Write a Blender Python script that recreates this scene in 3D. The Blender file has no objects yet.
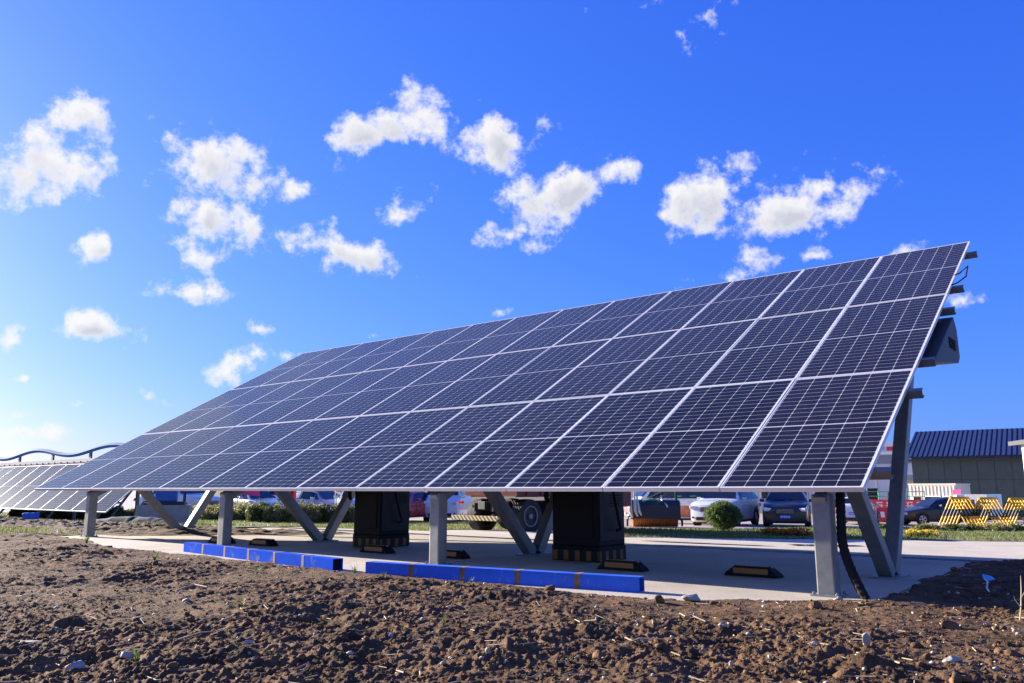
import bpy, bmesh, math, random
import numpy as np
from mathutils import Vector, Matrix, Euler
R = math.radians
SC = bpy.context.scene
COL = SC.collection
rnd = random.Random(7)

# ------------------------------------------------------------------ camera
H = 0.81
PITCH = 0.1814
cam = bpy.data.cameras.new('Camera')
cam.sensor_width = 36.0
cam.lens = 805.9 / 1024 * 36.0
cam.clip_start = 0.05
cam.clip_end = 6000
cam_o = bpy.data.objects.new('Camera', cam)
COL.objects.link(cam_o)
cam_o.location = (0, 0, H)
cam_o.rotation_euler = (math.pi / 2 + PITCH, 0, 0)
SC.camera = cam_o

# ------------------------------------------------------------------ frame of the array: x = along the row (to the right), y = away
AZ = .8933
TILT = .5147
E_ = Vector((math.sin(AZ), -math.cos(AZ), 0))
N_ = Vector((math.cos(AZ), math.sin(AZ), 0))
ROT = AZ - math.pi / 2
C0 = Vector((2.639, 6.146, 0))
ZB = .827                      # height of the array's lower edge


def A(x, n, z=0.0):
    return C0 + E_ * x + N_ * n + Vector((0, 0, z))


# ------------------------------------------------------------------ light
EL = R(15.0)
DEL = R(4.0)
SUN = (-E_ * math.cos(DEL) - N_ * math.sin(DEL)) * math.cos(EL) + Vector((0, 0, math.sin(EL)))
sun = bpy.data.lights.new('Sun', 'SUN')
sun.energy = 5.0
sun.angle = R(.5)
sun.color = (1.0, .91, .79)
sun_o = bpy.data.objects.new('Sun', sun)
COL.objects.link(sun_o)
sun_o.rotation_euler = SUN.to_track_quat('Z', 'Y').to_euler()
sun_o.location = (-20, 10, 20)
SC.view_settings.view_transform = 'Standard'
SC.view_settings.look = 'None'
SC.view_settings.exposure = 1.9
SC.view_settings.gamma = 1.0
SC.render.engine = 'CYCLES'
SC.cycles.use_denoising = True
SC.cycles.max_bounces = 6
SC.cycles.diffuse_bounces = 3
SC.cycles.glossy_bounces = 3


# clouds: pixel-measured sky directions (bearing right of view axis, elevation, half sizes), each an uneven puff
def sky_dir(x, y):
    a = (x - 512) / 805.9
    b = (341.5 - y) / 805.9
    c, s = math.cos(PITCH), math.sin(PITCH)
    return Vector((a, c - b * s, s + b * c)).normalized()


CLOUDS = [  # x, y, half width, half height, turn (deg), density
    (30, 165, 48, 34, 12, 1.1), (72, 118, 36, 20, 20, .9), (22, 130, 22, 16, 0, .6), (164, 138, 24, 8, 24, .6),
    (215, 175, 52, 34, 8, 1.05), (210, 218, 42, 30, -8, 1.05), (240, 160, 36, 24, -10, .7), (214, 262, 24, 14, 10, .7), (296, 192, 16, 12, 10, .75),
    (198, 289, 42, 13, 2, 1.05), (98, 248, 22, 14, 32, .8), (100, 194, 12, 5, 0, .4), (100, 326, 36, 13, -5, 1.1),
    (300, 245, 36, 18, 0, .9), (350, 252, 42, 24, -6, 1.15), (14, 340, 15, 9, 20, .75), (25, 379, 10, 5, 0, .6), (232, 364, 36, 15, 12, 1.05),
    (256, 334, 10, 8, -15, .7), (282, 357, 18, 7, 0, .7), (22, 413, 24, 9, 2, .9), (30, 427, 40, 9, 0, .9), (152, 396, 12, 8, -10, .55), (86, 407, 8, 4, 0, .45),
    (376, 334, 9, 6, 0, .7), (370, 140, 48, 24, 14, .95), (415, 122, 44, 26, 12, .85), (440, 104, 30, 14, 0, .6), (445, 150, 36, 22, 0, .5), (495, 142, 46, 26, 22, 1.15), (470, 160, 28, 16, 0, .8),
    (396, 214, 18, 18, -25, .62), (430, 188, 9, 7, 0, .5), (548, 198, 52, 32, 26, 1.3), (500, 232, 36, 15, 0, .62), (612, 172, 34, 18, -18, .75), (535, 246, 22, 13, 15, .62), (508, 306, 14, 5, 5, .5),
    (696, 206, 44, 27, 32, 1.1), (738, 165, 18, 14, 38, .7), (666, 218, 20, 14, 15, .7), (672, 192, 18, 9, 20, .4), (790, 212, 56, 24, 8, 1.3), (815, 186, 48, 21, -4, 1.15), (862, 184, 36, 19, 3, .95), (762, 222, 36, 17, 10, 1.0),
    (768, 266, 22, 11, 5, .75), (735, 278, 22, 6, 5, .5), (810, 264, 10, 6, 0, .5), (712, 14, 20, 19, 30, .62), (648, 2, 18, 7, 10, .6), (568, 2, 10, 10, 40, .4), (910, 252, 18, 6, 10, .5), (955, 304, 14, 6, 15, .5),
]


def build_world():
    w = bpy.data.worlds.new('World')
    SC.world = w
    w.use_nodes = True
    nt = w.node_tree
    nt.nodes.clear()
    nd = nt.nodes.new
    ln = nt.links.new
    out = nd('ShaderNodeOutputWorld')
    bg = nd('ShaderNodeBackground')
    sky = nd('ShaderNodeTexSky')
    sky.sky_type = 'NISHITA'
    sky.sun_disc = False
    sky.sun_elevation = EL
    sky.sun_rotation = math.atan2(SUN.x, SUN.y)
    sky.air_density = 1.0
    sky.dust_density = .8
    sky.ozone_density = 3.5
    tc = nd('ShaderNodeTexCoord')
    nz = nd('ShaderNodeTexNoise')
    nz.inputs['Scale'].default_value = 9
    nz.inputs['Detail'].default_value = 4
    ln(tc.outputs['Generated'], nz.inputs['Vector'])
    sub = nd('ShaderNodeVectorMath'); sub.operation = 'SUBTRACT'
    sub.inputs[1].default_value = (.5, .5, .5)
    ln(nz.outputs['Color'], sub.inputs[0])
    mad = nd('ShaderNodeVectorMath'); mad.operation = 'MULTIPLY_ADD'
    mad.inputs[1].default_value = (.045, .045, .045)
    ln(sub.outputs[0], mad.inputs[0])
    ln(tc.outputs['Generated'], mad.inputs[2])

    def math_(op, a, b=None, c=None, clamp=False):
        m = nd('ShaderNodeMath'); m.operation = op; m.use_clamp = clamp
        for k, v in enumerate((a, b, c)):
            if v is None:
                continue
            if isinstance(v, (int, float)):
                m.inputs[k].default_value = v
            else:
                ln(v, m.inputs[k])
        return m.outputs[0]

    # camera white balance and contrast of the sky, channel by channel
    sc_ = nd('ShaderNodeSeparateColor'); ln(sky.outputs[0], sc_.inputs[0])
    cb_ = nd('ShaderNodeCombineColor')
    for ch, k, g in (('Red', .064, 1.05), ('Green', .134, .82), ('Blue', .66, .34)):
        ln(math_('MULTIPLY', math_('POWER', sc_.outputs[ch], g), k * 2.68), cb_.inputs[ch])
    sky_col = cb_.outputs[0]
    shift = nd('ShaderNodeVectorMath'); shift.operation = 'ADD'
    shift.inputs[1].default_value = (-.008, .0, .015)
    ln(mad.outputs[0], shift.inputs[0])
    accs = []
    for vec in (mad.outputs[0], shift.outputs[0]):
        acc = None
        for (x, y, rx, ry, turn, dn) in (CLOUDS if vec is mad.outputs[0] or not accs else [c for c in CLOUDS if c[2] >= 17]):
            c = sky_dir(x, y)
            right = Vector((0, 0, 1)).cross(-c); right = c.cross(Vector((0, 0, 1))).normalized()
            up = right.cross(c).normalized()
            t = R(turn)
            r2 = right * math.cos(t) + up * math.sin(t)
            u2 = up * math.cos(t) - right * math.sin(t)
            M = Matrix((r2, c, u2)).transposed()
            mp = nd('ShaderNodeMapping'); mp.vector_type = 'TEXTURE'
            mp.inputs['Location'].default_value = c
            mp.inputs['Rotation'].default_value = M.to_euler('XYZ')
            px = 1.0 / 860.0
            mp.inputs['Scale'].default_value = (rx * 1.40 * px, .35, ry * 1.40 * px)
            if acc is None and not accs:
                ln(vec, mp.inputs['Vector'])
            else:      # chained on the running result so that the node stack stays small
                ch_ = nd('ShaderNodeVectorMath'); ch_.operation = 'MULTIPLY_ADD'
                ln(acc if acc is not None else accs[-1], ch_.inputs[0]); ch_.inputs[1].default_value = (1e-7,) * 3
                ln(vec, ch_.inputs[2]); ln(ch_.outputs[0], mp.inputs['Vector'])
            le = nd('ShaderNodeVectorMath'); le.operation = 'LENGTH'
            ln(mp.outputs[0], le.inputs[0])
            val = math_('MULTIPLY_ADD', le.outputs['Value'], -dn, dn)
            acc = val if acc is None else math_('MAXIMUM', acc, val)
        accs.append(acc)
    acc, acc2 = accs
    bk = nd('ShaderNodeTexNoise'); bk.inputs['Scale'].default_value = 2.6; bk.inputs['Detail'].default_value = 5
    ln(tc.outputs['Generated'], bk.inputs['Vector'])
    sp_ = nd('ShaderNodeSeparateXYZ'); ln(tc.outputs['Generated'], sp_.inputs[0])
    behind = nd('ShaderNodeMapRange'); behind.inputs['From Min'].default_value = .12; behind.inputs['From Max'].default_value = -.25
    behind.inputs['To Min'].default_value = -2.5; behind.inputs['To Max'].default_value = 0
    ln(sp_.outputs['Y'], behind.inputs['Value'])
    back = math_('ADD', math_('MULTIPLY_ADD', bk.outputs['Fac'], 4.0, -1.95), behind.outputs[0])  # unseen clouds behind the camera, added as neutral fill for the shade
    acc = math_('MAXIMUM', acc, back)
    fb = nd('ShaderNodeTexNoise')
    fb.inputs['Scale'].default_value = 22
    fb.inputs['Detail'].default_value = 9
    fb.inputs['Roughness'].default_value = .62
    ln(tc.outputs['Generated'], fb.inputs['Vector'])
    # a second look at the same noise a step towards the sun: the lit and the shaded side of each puff
    off = nd('ShaderNodeVectorMath'); off.operation = 'ADD'
    off.inputs[1].default_value = (-.008, .0, .015)
    ln(tc.outputs['Generated'], off.inputs[0])
    fb2 = nd('ShaderNodeTexNoise')
    fb2.inputs['Scale'].default_value = 22
    fb2.inputs['Detail'].default_value = 5
    fb2.inputs['Roughness'].default_value = .55
    ln(off.outputs[0], fb2.inputs['Vector'])
    n1 = math_('MULTIPLY_ADD', fb.outputs['Fac'], 3.4, -1.90)
    dens = math_('ADD', acc, n1)
    sm = nd('ShaderNodeMapRange'); sm.interpolation_type = 'SMOOTHSTEP'
    sm.inputs['From Min'].default_value = .0
    sm.inputs['From Max'].default_value = .72
    ln(dens, sm.inputs['Value'])
    thick = nd('ShaderNodeMapRange'); thick.interpolation_type = 'SMOOTHSTEP'
    thick.inputs['From Min'].default_value = .15
    thick.inputs['From Max'].default_value = .95
    ln(dens, thick.inputs['Value'])
    n2 = math_('MULTIPLY_ADD', fb2.outputs['Fac'], 3.4, -1.95)
    above = math_('ADD', acc2, n2)
    sh = math_('MULTIPLY_ADD', above, 1.15, -.06, clamp=True)
    sh = math_('MULTIPLY', sh, thick.outputs[0])
    cc = nd('ShaderNodeMix'); cc.data_type = 'RGBA'
    cc.inputs['A'].default_value = (2.66, 2.62, 2.58, 1)
    cc.inputs['B'].default_value = (1.72, 1.77, 1.94, 1)
    ln(sh, cc.inputs['Factor'])
    mx = nd('ShaderNodeMix'); mx.data_type = 'RGBA'
    al = math_('MULTIPLY', sm.outputs[0], .94)
    ln(al, mx.inputs['Factor'])
    ln(sky_col, mx.inputs['A'])
    ln(cc.outputs['Result'], mx.inputs['B'])
    ln(mx.outputs['Result'], bg.inputs['Color'])
    bg.inputs['Strength'].default_value = .10
    ln(bg.outputs[0], out.inputs['Surface'])


build_world()


# ------------------------------------------------------------------ numpy noise
def _hash(ix, iy, seed):
    h = (ix.astype(np.int64) * 374761393 + iy.astype(np.int64) * 668265263 + seed * 974711) & 0xffffffff
    h = ((h ^ (h >> 13)) * 1274126177) & 0xffffffff
    h = h ^ (h >> 16)
    return (h & 0xffff) / 65535.0


def vnoise(x, y, seed=0):
    x = np.asarray(x, float); y = np.asarray(y, float)
    ix = np.floor(x); iy = np.floor(y)
    fx = x - ix; fy = y - iy
    fx = fx * fx * (3 - 2 * fx); fy = fy * fy * (3 - 2 * fy)
    a = _hash(ix, iy, seed); b = _hash(ix + 1, iy, seed); c = _hash(ix, iy + 1, seed); d = _hash(ix + 1, iy + 1, seed)
    return a + (b - a) * fx + (c - a) * fy + (a - b - c + d) * fx * fy


def fbm(x, y, seed=0, oct=4, gain=.5):
    s = 0; amp = 1; tot = 0
    for k in range(oct):
        s = s + amp * vnoise(x * 2 ** k + 13.7 * k, y * 2 ** k - 7.1 * k, seed + k)
        tot += amp; amp *= gain
    return s / tot


# ------------------------------------------------------------------ terrain
def un(X, Y):
    dx = np.asarray(X) - C0.x; dy = np.asarray(Y) - C0.y
    return -(dx * E_.x + dy * E_.y), dx * N_.x + dy * N_.y


def terrain(X, Y):
    u, n = un(X, Y)
    ne = n + np.clip((u - 14) / 6, 0, 1) * 3
    return np.interp(ne, [-1000, 4.6, 12, 26, 40, 80, 400], [0, 0, -.45, -.74, -1.06, -1.7, -2.0])


def tz(X, Y):
    return float(terrain(X, Y))


# ------------------------------------------------------------------ materials
def new_mat(name):
    m = bpy.data.materials.new(name)
    m.use_nodes = True
    return m, m.node_tree, m.node_tree.nodes['Principled BSDF']


def mat(name, col, rough=.6, metal=0.0, var=.12, scale=6.0, bump=0.0, bscale=40.0, dirt=None, dscale=3.0, damt=.5, coat=0.0, spec=.5, vec='Object'):
    m, nt, bs = new_mat(name)
    nd = nt.nodes.new; ln = nt.links.new
    tc = nd('ShaderNodeTexCoord')
    nz = nd('ShaderNodeTexNoise'); nz.inputs['Scale'].default_value = scale; nz.inputs['Detail'].default_value = 6; nz.inputs['Roughness'].default_value = .65
    ln(tc.outputs[vec], nz.inputs['Vector'])
    cr = nd('ShaderNodeValToRGB')
    cr.color_ramp.elements[0].position = .3; cr.color_ramp.elements[1].position = .7
    cr.color_ramp.elements[0].color = (*[max(0, c * (1 - var)) for c in col], 1)
    cr.color_ramp.elements[1].color = (*[min(1, c * (1 + var)) for c in col], 1)
    ln(nz.outputs['Fac'], cr.inputs[0])
    src = cr.outputs[0]
    if dirt:
        n2 = nd('ShaderNodeTexNoise'); n2.inputs['Scale'].default_value = dscale; n2.inputs['Detail'].default_value = 8; n2.inputs['Roughness'].default_value = .7
        ln(tc.outputs[vec], n2.inputs['Vector'])
        mr = nd('ShaderNodeMapRange'); mr.inputs['From Min'].default_value = .57; mr.inputs['From Max'].default_value = .68; mr.inputs['To Max'].default_value = damt
        ln(n2.outputs['Fac'], mr.inputs['Value'])
        mx = nd('ShaderNodeMix'); mx.data_type = 'RGBA'
        ln(mr.outputs[0], mx.inputs['Factor']); ln(src, mx.inputs['A']); mx.inputs['B'].default_value = (*dirt, 1)
        src = mx.outputs['Result']
    ln(src, bs.inputs['Base Color'])
    mr2 = nd('ShaderNodeMapRange'); mr2.inputs['To Min'].default_value = max(0, rough - .08); mr2.inputs['To Max'].default_value = min(1, rough + .1)
    ln(nz.outputs['Fac'], mr2.inputs['Value']); ln(mr2.outputs[0], bs.inputs['Roughness'])
    bs.inputs['Metallic'].default_value = metal
    bs.inputs['Specular IOR Level'].default_value = spec
    if coat:
        bs.inputs['Coat Weight'].default_value = coat; bs.inputs['Coat Roughness'].default_value = .06
    if bump:
        n3 = nd('ShaderNodeTexNoise'); n3.inputs['Scale'].default_value = bscale; n3.inputs['Detail'].default_value = 6
        ln(tc.outputs[vec], n3.inputs['Vector'])
        bp = nd('ShaderNodeBump'); bp.inputs['Strength'].default_value = bump; bp.inputs['Distance'].default_value = .02
        ln(n3.outputs['Fac'], bp.inputs['Height']); ln(bp.outputs[0], bs.inputs['Normal'])
    return m


def leaf_mat(name, c1, c2, scale=3.0, fine=60.0):
    m, nt, bs = new_mat(name)
    nd = nt.nodes.new; ln = nt.links.new
    tc = nd('ShaderNodeTexCoord')
    nz = nd('ShaderNodeTexNoise'); nz.inputs['Scale'].default_value = scale; nz.inputs['Detail'].default_value = 2
    n2 = nd('ShaderNodeTexNoise'); n2.inputs['Scale'].default_value = fine; n2.inputs['Detail'].default_value = 1
    ln(tc.outputs['Object'], nz.inputs['Vector']); ln(tc.outputs['Object'], n2.inputs['Vector'])
    ad = nd('ShaderNodeMath'); ad.operation = 'ADD'; ln(nz.outputs['Fac'], ad.inputs[0]); ln(n2.outputs['Fac'], ad.inputs[1])
    mr = nd('ShaderNodeMapRange'); mr.inputs['From Min'].default_value = .75; mr.inputs['From Max'].default_value = 1.25
    ln(ad.outputs[0], mr.inputs['Value'])
    mx = nd('ShaderNodeMix'); mx.data_type = 'RGBA'
    mx.inputs['A'].default_value = (*c1, 1); mx.inputs['B'].default_value = (*c2, 1)
    ln(mr.outputs[0], mx.inputs['Factor']); ln(mx.outputs['Result'], bs.inputs['Base Color'])
    bs.inputs['Roughness'].default_value = .6
    tr = nd('ShaderNodeBsdfTranslucent'); ln(mx.outputs['Result'], tr.inputs['Color'])
    ms = nd('ShaderNodeMixShader'); ms.inputs[0].default_value = .42
    out = [n for n in nt.nodes if n.type == 'OUTPUT_MATERIAL'][0]
    ln(bs.outputs[0], ms.inputs[1]); ln(tr.outputs[0], ms.inputs[2]); ln(ms.outputs[0], out.inputs['Surface'])
    return m


PW, PL, GAP = 1.144, 2.288, .01


def cell_mat():
    m, nt, bs = new_mat('solar_cells')
    nd = nt.nodes.new; ln = nt.links.new

    def mth(op, a, b=None, c=None):
        k = nd('ShaderNodeMath'); k.operation = op
        for i, v in enumerate((a, b, c)):
            if v is None: continue
            if isinstance(v, (int, float)): k.inputs[i].default_value = v
            else: ln(v, k.inputs[i])
        return k.outputs[0]
    tc = nd('ShaderNodeTexCoord'); sp = nd('ShaderNodeSeparateXYZ'); ln(tc.outputs['Object'], sp.inputs[0])
    mx, my, mid = .021, .023, .007
    px = (PW - 2 * mx) / 6; py = (PL / 2 - my - mid) / 12
    cx = mth('DIVIDE', mth('SUBTRACT', sp.outputs['X'], mx), px)
    yy = mth('SUBTRACT', mth('ABSOLUTE', mth('SUBTRACT', sp.outputs['Y'], PL / 2)), mid)
    cy = mth('DIVIDE', yy, py)
    fx = mth('FRACT', cx); fy = mth('FRACT', cy)
    dx = mth('MULTIPLY', mth('MINIMUM', fx, mth('SUBTRACT', 1.0, fx)), px)
    dy = mth('MULTIPLY', mth('MINIMUM', fy, mth('SUBTRACT', 1.0, fy)), py)
    ok = mth('MULTIPLY', mth('GREATER_THAN', dx, .0019), mth('GREATER_THAN', dy, .0015))
    ok = mth('MULTIPLY', ok, mth('GREATER_THAN', mth('ADD', dx, dy), .0115))
    ok = mth('MULTIPLY', ok, mth('GREATER_THAN', cx, 0.0)); ok = mth('MULTIPLY', ok, mth('LESS_THAN', cx, 6.0))
    ok = mth('MULTIPLY', ok, mth('GREATER_THAN', cy, 0.0)); ok = mth('MULTIPLY', ok, mth('LESS_THAN', cy, 12.0))
    oi = nd('ShaderNodeObjectInfo')
    nz = nd('ShaderNodeTexNoise'); nz.inputs['Scale'].default_value = 2.3; ln(tc.outputs['Object'], nz.inputs['Vector'])
    mr = nd('ShaderNodeMapRange'); mr.inputs['To Min'].default_value = .7; mr.inputs['To Max'].default_value = 1.5
    ln(oi.outputs['Random'], mr.inputs['Value'])
    dk = nd('ShaderNodeMix'); dk.data_type = 'RGBA'; dk.inputs['A'].default_value = (.0045, .0048, .009, 1); dk.inputs['B'].default_value = (.008, .0078, .013, 1)
    ln(nz.outputs['Fac'], dk.inputs['Factor'])
    vm = nd('ShaderNodeVectorMath'); vm.operation = 'SCALE'; ln(dk.outputs['Result'], vm.inputs[0]); ln(mr.outputs[0], vm.inputs['Scale'])
    # dust film, heavier in soft streaks down the slope
    st = nd('ShaderNodeMapping'); st.inputs['Scale'].default_value = (5, .7, 1); ln(tc.outputs['Object'], st.inputs['Vector'])
    n2 = nd('ShaderNodeTexNoise'); n2.inputs['Scale'].default_value = 1.6; n2.inputs['Detail'].default_value = 6; ln(st.outputs[0], n2.inputs['Vector'])
    mc = nd('ShaderNodeMix'); mc.data_type = 'RGBA'; mc.inputs['A'].default_value = (.46, .46, .47, 1)
    ln(ok, mc.inputs['Factor']); ln(vm.outputs[0], mc.inputs['B'])
    du = nd('ShaderNodeMix'); du.data_type = 'RGBA'; du.inputs['B'].default_value = (.30, .27, .24, 1)
    dm = nd('ShaderNodeMapRange'); dm.inputs['From Min'].default_value = .35; dm.inputs['From Max'].default_value = .8; dm.inputs['To Min'].default_value = .002; dm.inputs['To Max'].default_value = .024
    ln(n2.outputs['Fac'], dm.inputs['Value']); ln(dm.outputs[0], du.inputs['Factor']); ln(mc.outputs['Result'], du.inputs['A'])
    ln(du.outputs['Result'], bs.inputs['Base Color'])
    rr = nd('ShaderNodeMapRange'); rr.inputs['To Min'].default_value = .13; rr.inputs['To Max'].default_value = .24
    ln(n2.outputs['Fac'], rr.inputs['Value']); ln(rr.outputs[0], bs.inputs['Roughness'])
    bs.inputs['IOR'].default_value = 1.36
    bs.inputs['Specular IOR Level'].default_value = .18
    bs.inputs['Sheen Weight'].default_value = .014
    bs.inputs['Sheen Roughness'].default_value = .3
    return m


def band_mat(name, axis, stops, period=None, rough=.5, shear=0.0, worn=True):
    """bands of paint along an object axis; stops = [(pos, colour)], constant steps; optional repeat"""
    m, nt, bs = new_mat(name)
    nd = nt.nodes.new; ln = nt.links.new
    tc = nd('ShaderNodeTexCoord'); sp = nd('ShaderNodeSeparateXYZ'); ln(tc.outputs['Object'], sp.inputs[0])
    v = sp.outputs[axis]
    if shear:
        k = nd('ShaderNodeMath'); k.operation = 'MULTIPLY_ADD'; ln(sp.outputs['Z'], k.inputs[0]); k.inputs[1].default_value = shear; ln(v, k.inputs[2]); v = k.outputs[0]
    if period:
        k = nd('ShaderNodeMath'); k.operation = 'DIVIDE'; ln(v, k.inputs[0]); k.inputs[1].default_value = period
        k2 = nd('ShaderNodeMath'); k2.operation = 'FRACT'; ln(k.outputs[0], k2.inputs[0]); v = k2.outputs[0]
    cr = nd('ShaderNodeValToRGB'); cr.color_ramp.interpolation = 'CONSTANT'
    el = cr.color_ramp.elements
    el[0].position = stops[0][0]; el[0].color = (*stops[0][1], 1)
    el[1].position = stops[1][0]; el[1].color = (*stops[1][1], 1)
    for p, c in stops[2:]:
        e = el.new(p); e.color = (*c, 1)
    ln(v, cr.inputs[0])
    nz = nd('ShaderNodeTexNoise'); nz.inputs['Scale'].default_value = 18; nz.inputs['Detail'].default_value = 6; ln(tc.outputs['Object'], nz.inputs['Vector'])
    mr = nd('ShaderNodeMapRange'); mr.inputs['To Min'].default_value = .7; mr.inputs['To Max'].default_value = 1.15; ln(nz.outputs['Fac'], mr.inputs['Value'])
    vm = nd('ShaderNodeVectorMath'); vm.operation = 'SCALE'; ln(cr.outputs[0], vm.inputs[0]); ln(mr.outputs[0], vm.inputs['Scale'])
    ln(vm.outputs[0], bs.inputs['Base Color']); bs.inputs['Roughness'].default_value = rough; bs.inputs['Specular IOR Level'].default_value = .25
    return m


def soil_mat(name, dark, light, pale):
    m, nt, bs = new_mat(name)
    nd = nt.nodes.new; ln = nt.links.new
    tc = nd('ShaderNodeTexCoord')
    def nz(s, d=6, r=.6):
        k = nd('ShaderNodeTexNoise'); k.inputs['Scale'].default_value = s; k.inputs['Detail'].default_value = d; k.inputs['Roughness'].default_value = r
        ln(tc.outputs['Object'], k.inputs['Vector']); return k.outputs['Fac']
    cr = nd('ShaderNodeValToRGB'); cr.color_ramp.elements[0].position = .36; cr.color_ramp.elements[1].position = .66
    cr.color_ramp.elements[0].color = (*dark, 1); cr.color_ramp.elements[1].color = (*light, 1)
    ln(nz(3.2, 8, .7), cr.inputs[0])
    c2 = nd('ShaderNodeMapRange'); c2.inputs['From Min'].default_value = .60; c2.inputs['From Max'].default_value = .74; c2.inputs['To Max'].default_value = .6; ln(nz(34, 4, .7), c2.inputs['Value'])
    mx = nd('ShaderNodeMix'); mx.data_type = 'RGBA'; ln(c2.outputs[0], mx.inputs['Factor']); ln(cr.outputs[0], mx.inputs['A']); mx.inputs['B'].default_value = (*pale, 1)
    ln(mx.outputs['Result'], bs.inputs['Base Color']); bs.inputs['Roughness'].default_value = .95; bs.inputs['Specular IOR Level'].default_value = .15
    bp = nd('ShaderNodeBump'); bp.inputs['Strength'].default_value = .9; bp.inputs['Distance'].default_value = .012
    ln(nz(95, 6, .7), bp.inputs['Height']); ln(bp.outputs[0], bs.inputs['Normal'])
    return m


def concrete_mat(name, col, stain):
    m, nt, bs = new_mat(name)
    nd = nt.nodes.new; ln = nt.links.new
    tc = nd('ShaderNodeTexCoord')
    def nz(s, d=6, r=.6):
        k = nd('ShaderNodeTexNoise'); k.inputs['Scale'].default_value = s; k.inputs['Detail'].default_value = d; k.inputs['Roughness'].default_value = r
        ln(tc.outputs['Object'], k.inputs['Vector']); return k.outputs['Fac']
    cr = nd('ShaderNodeValToRGB'); cr.color_ramp.elements[0].position = .3; cr.color_ramp.elements[1].position = .62
    cr.color_ramp.elements[0].color = (*stain, 1); cr.color_ramp.elements[1].color = (*col, 1)
    ln(nz(.9, 8, .65), cr.inputs[0])
    mr = nd('ShaderNodeMapRange'); mr.inputs['To Min'].default_value = .8; mr.inputs['To Max'].default_value = 1.15; ln(nz(28, 5, .7), mr.inputs['Value'])
    vm = nd('ShaderNodeVectorMath'); vm.operation = 'SCALE'; ln(cr.outputs[0], vm.inputs[0]); ln(mr.outputs[0], vm.inputs['Scale'])
    ln(vm.outputs[0], bs.inputs['Base Color']); bs.inputs['Roughness'].default_value = .85; bs.inputs['Specular IOR Level'].default_value = .3
    bp = nd('ShaderNodeBump'); bp.inputs['Strength'].default_value = .35; bp.inputs['Distance'].default_value = .01
    ln(nz(60, 6, .7), bp.inputs['Height']); ln(bp.outputs[0], bs.inputs['Normal'])
    return m


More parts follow.
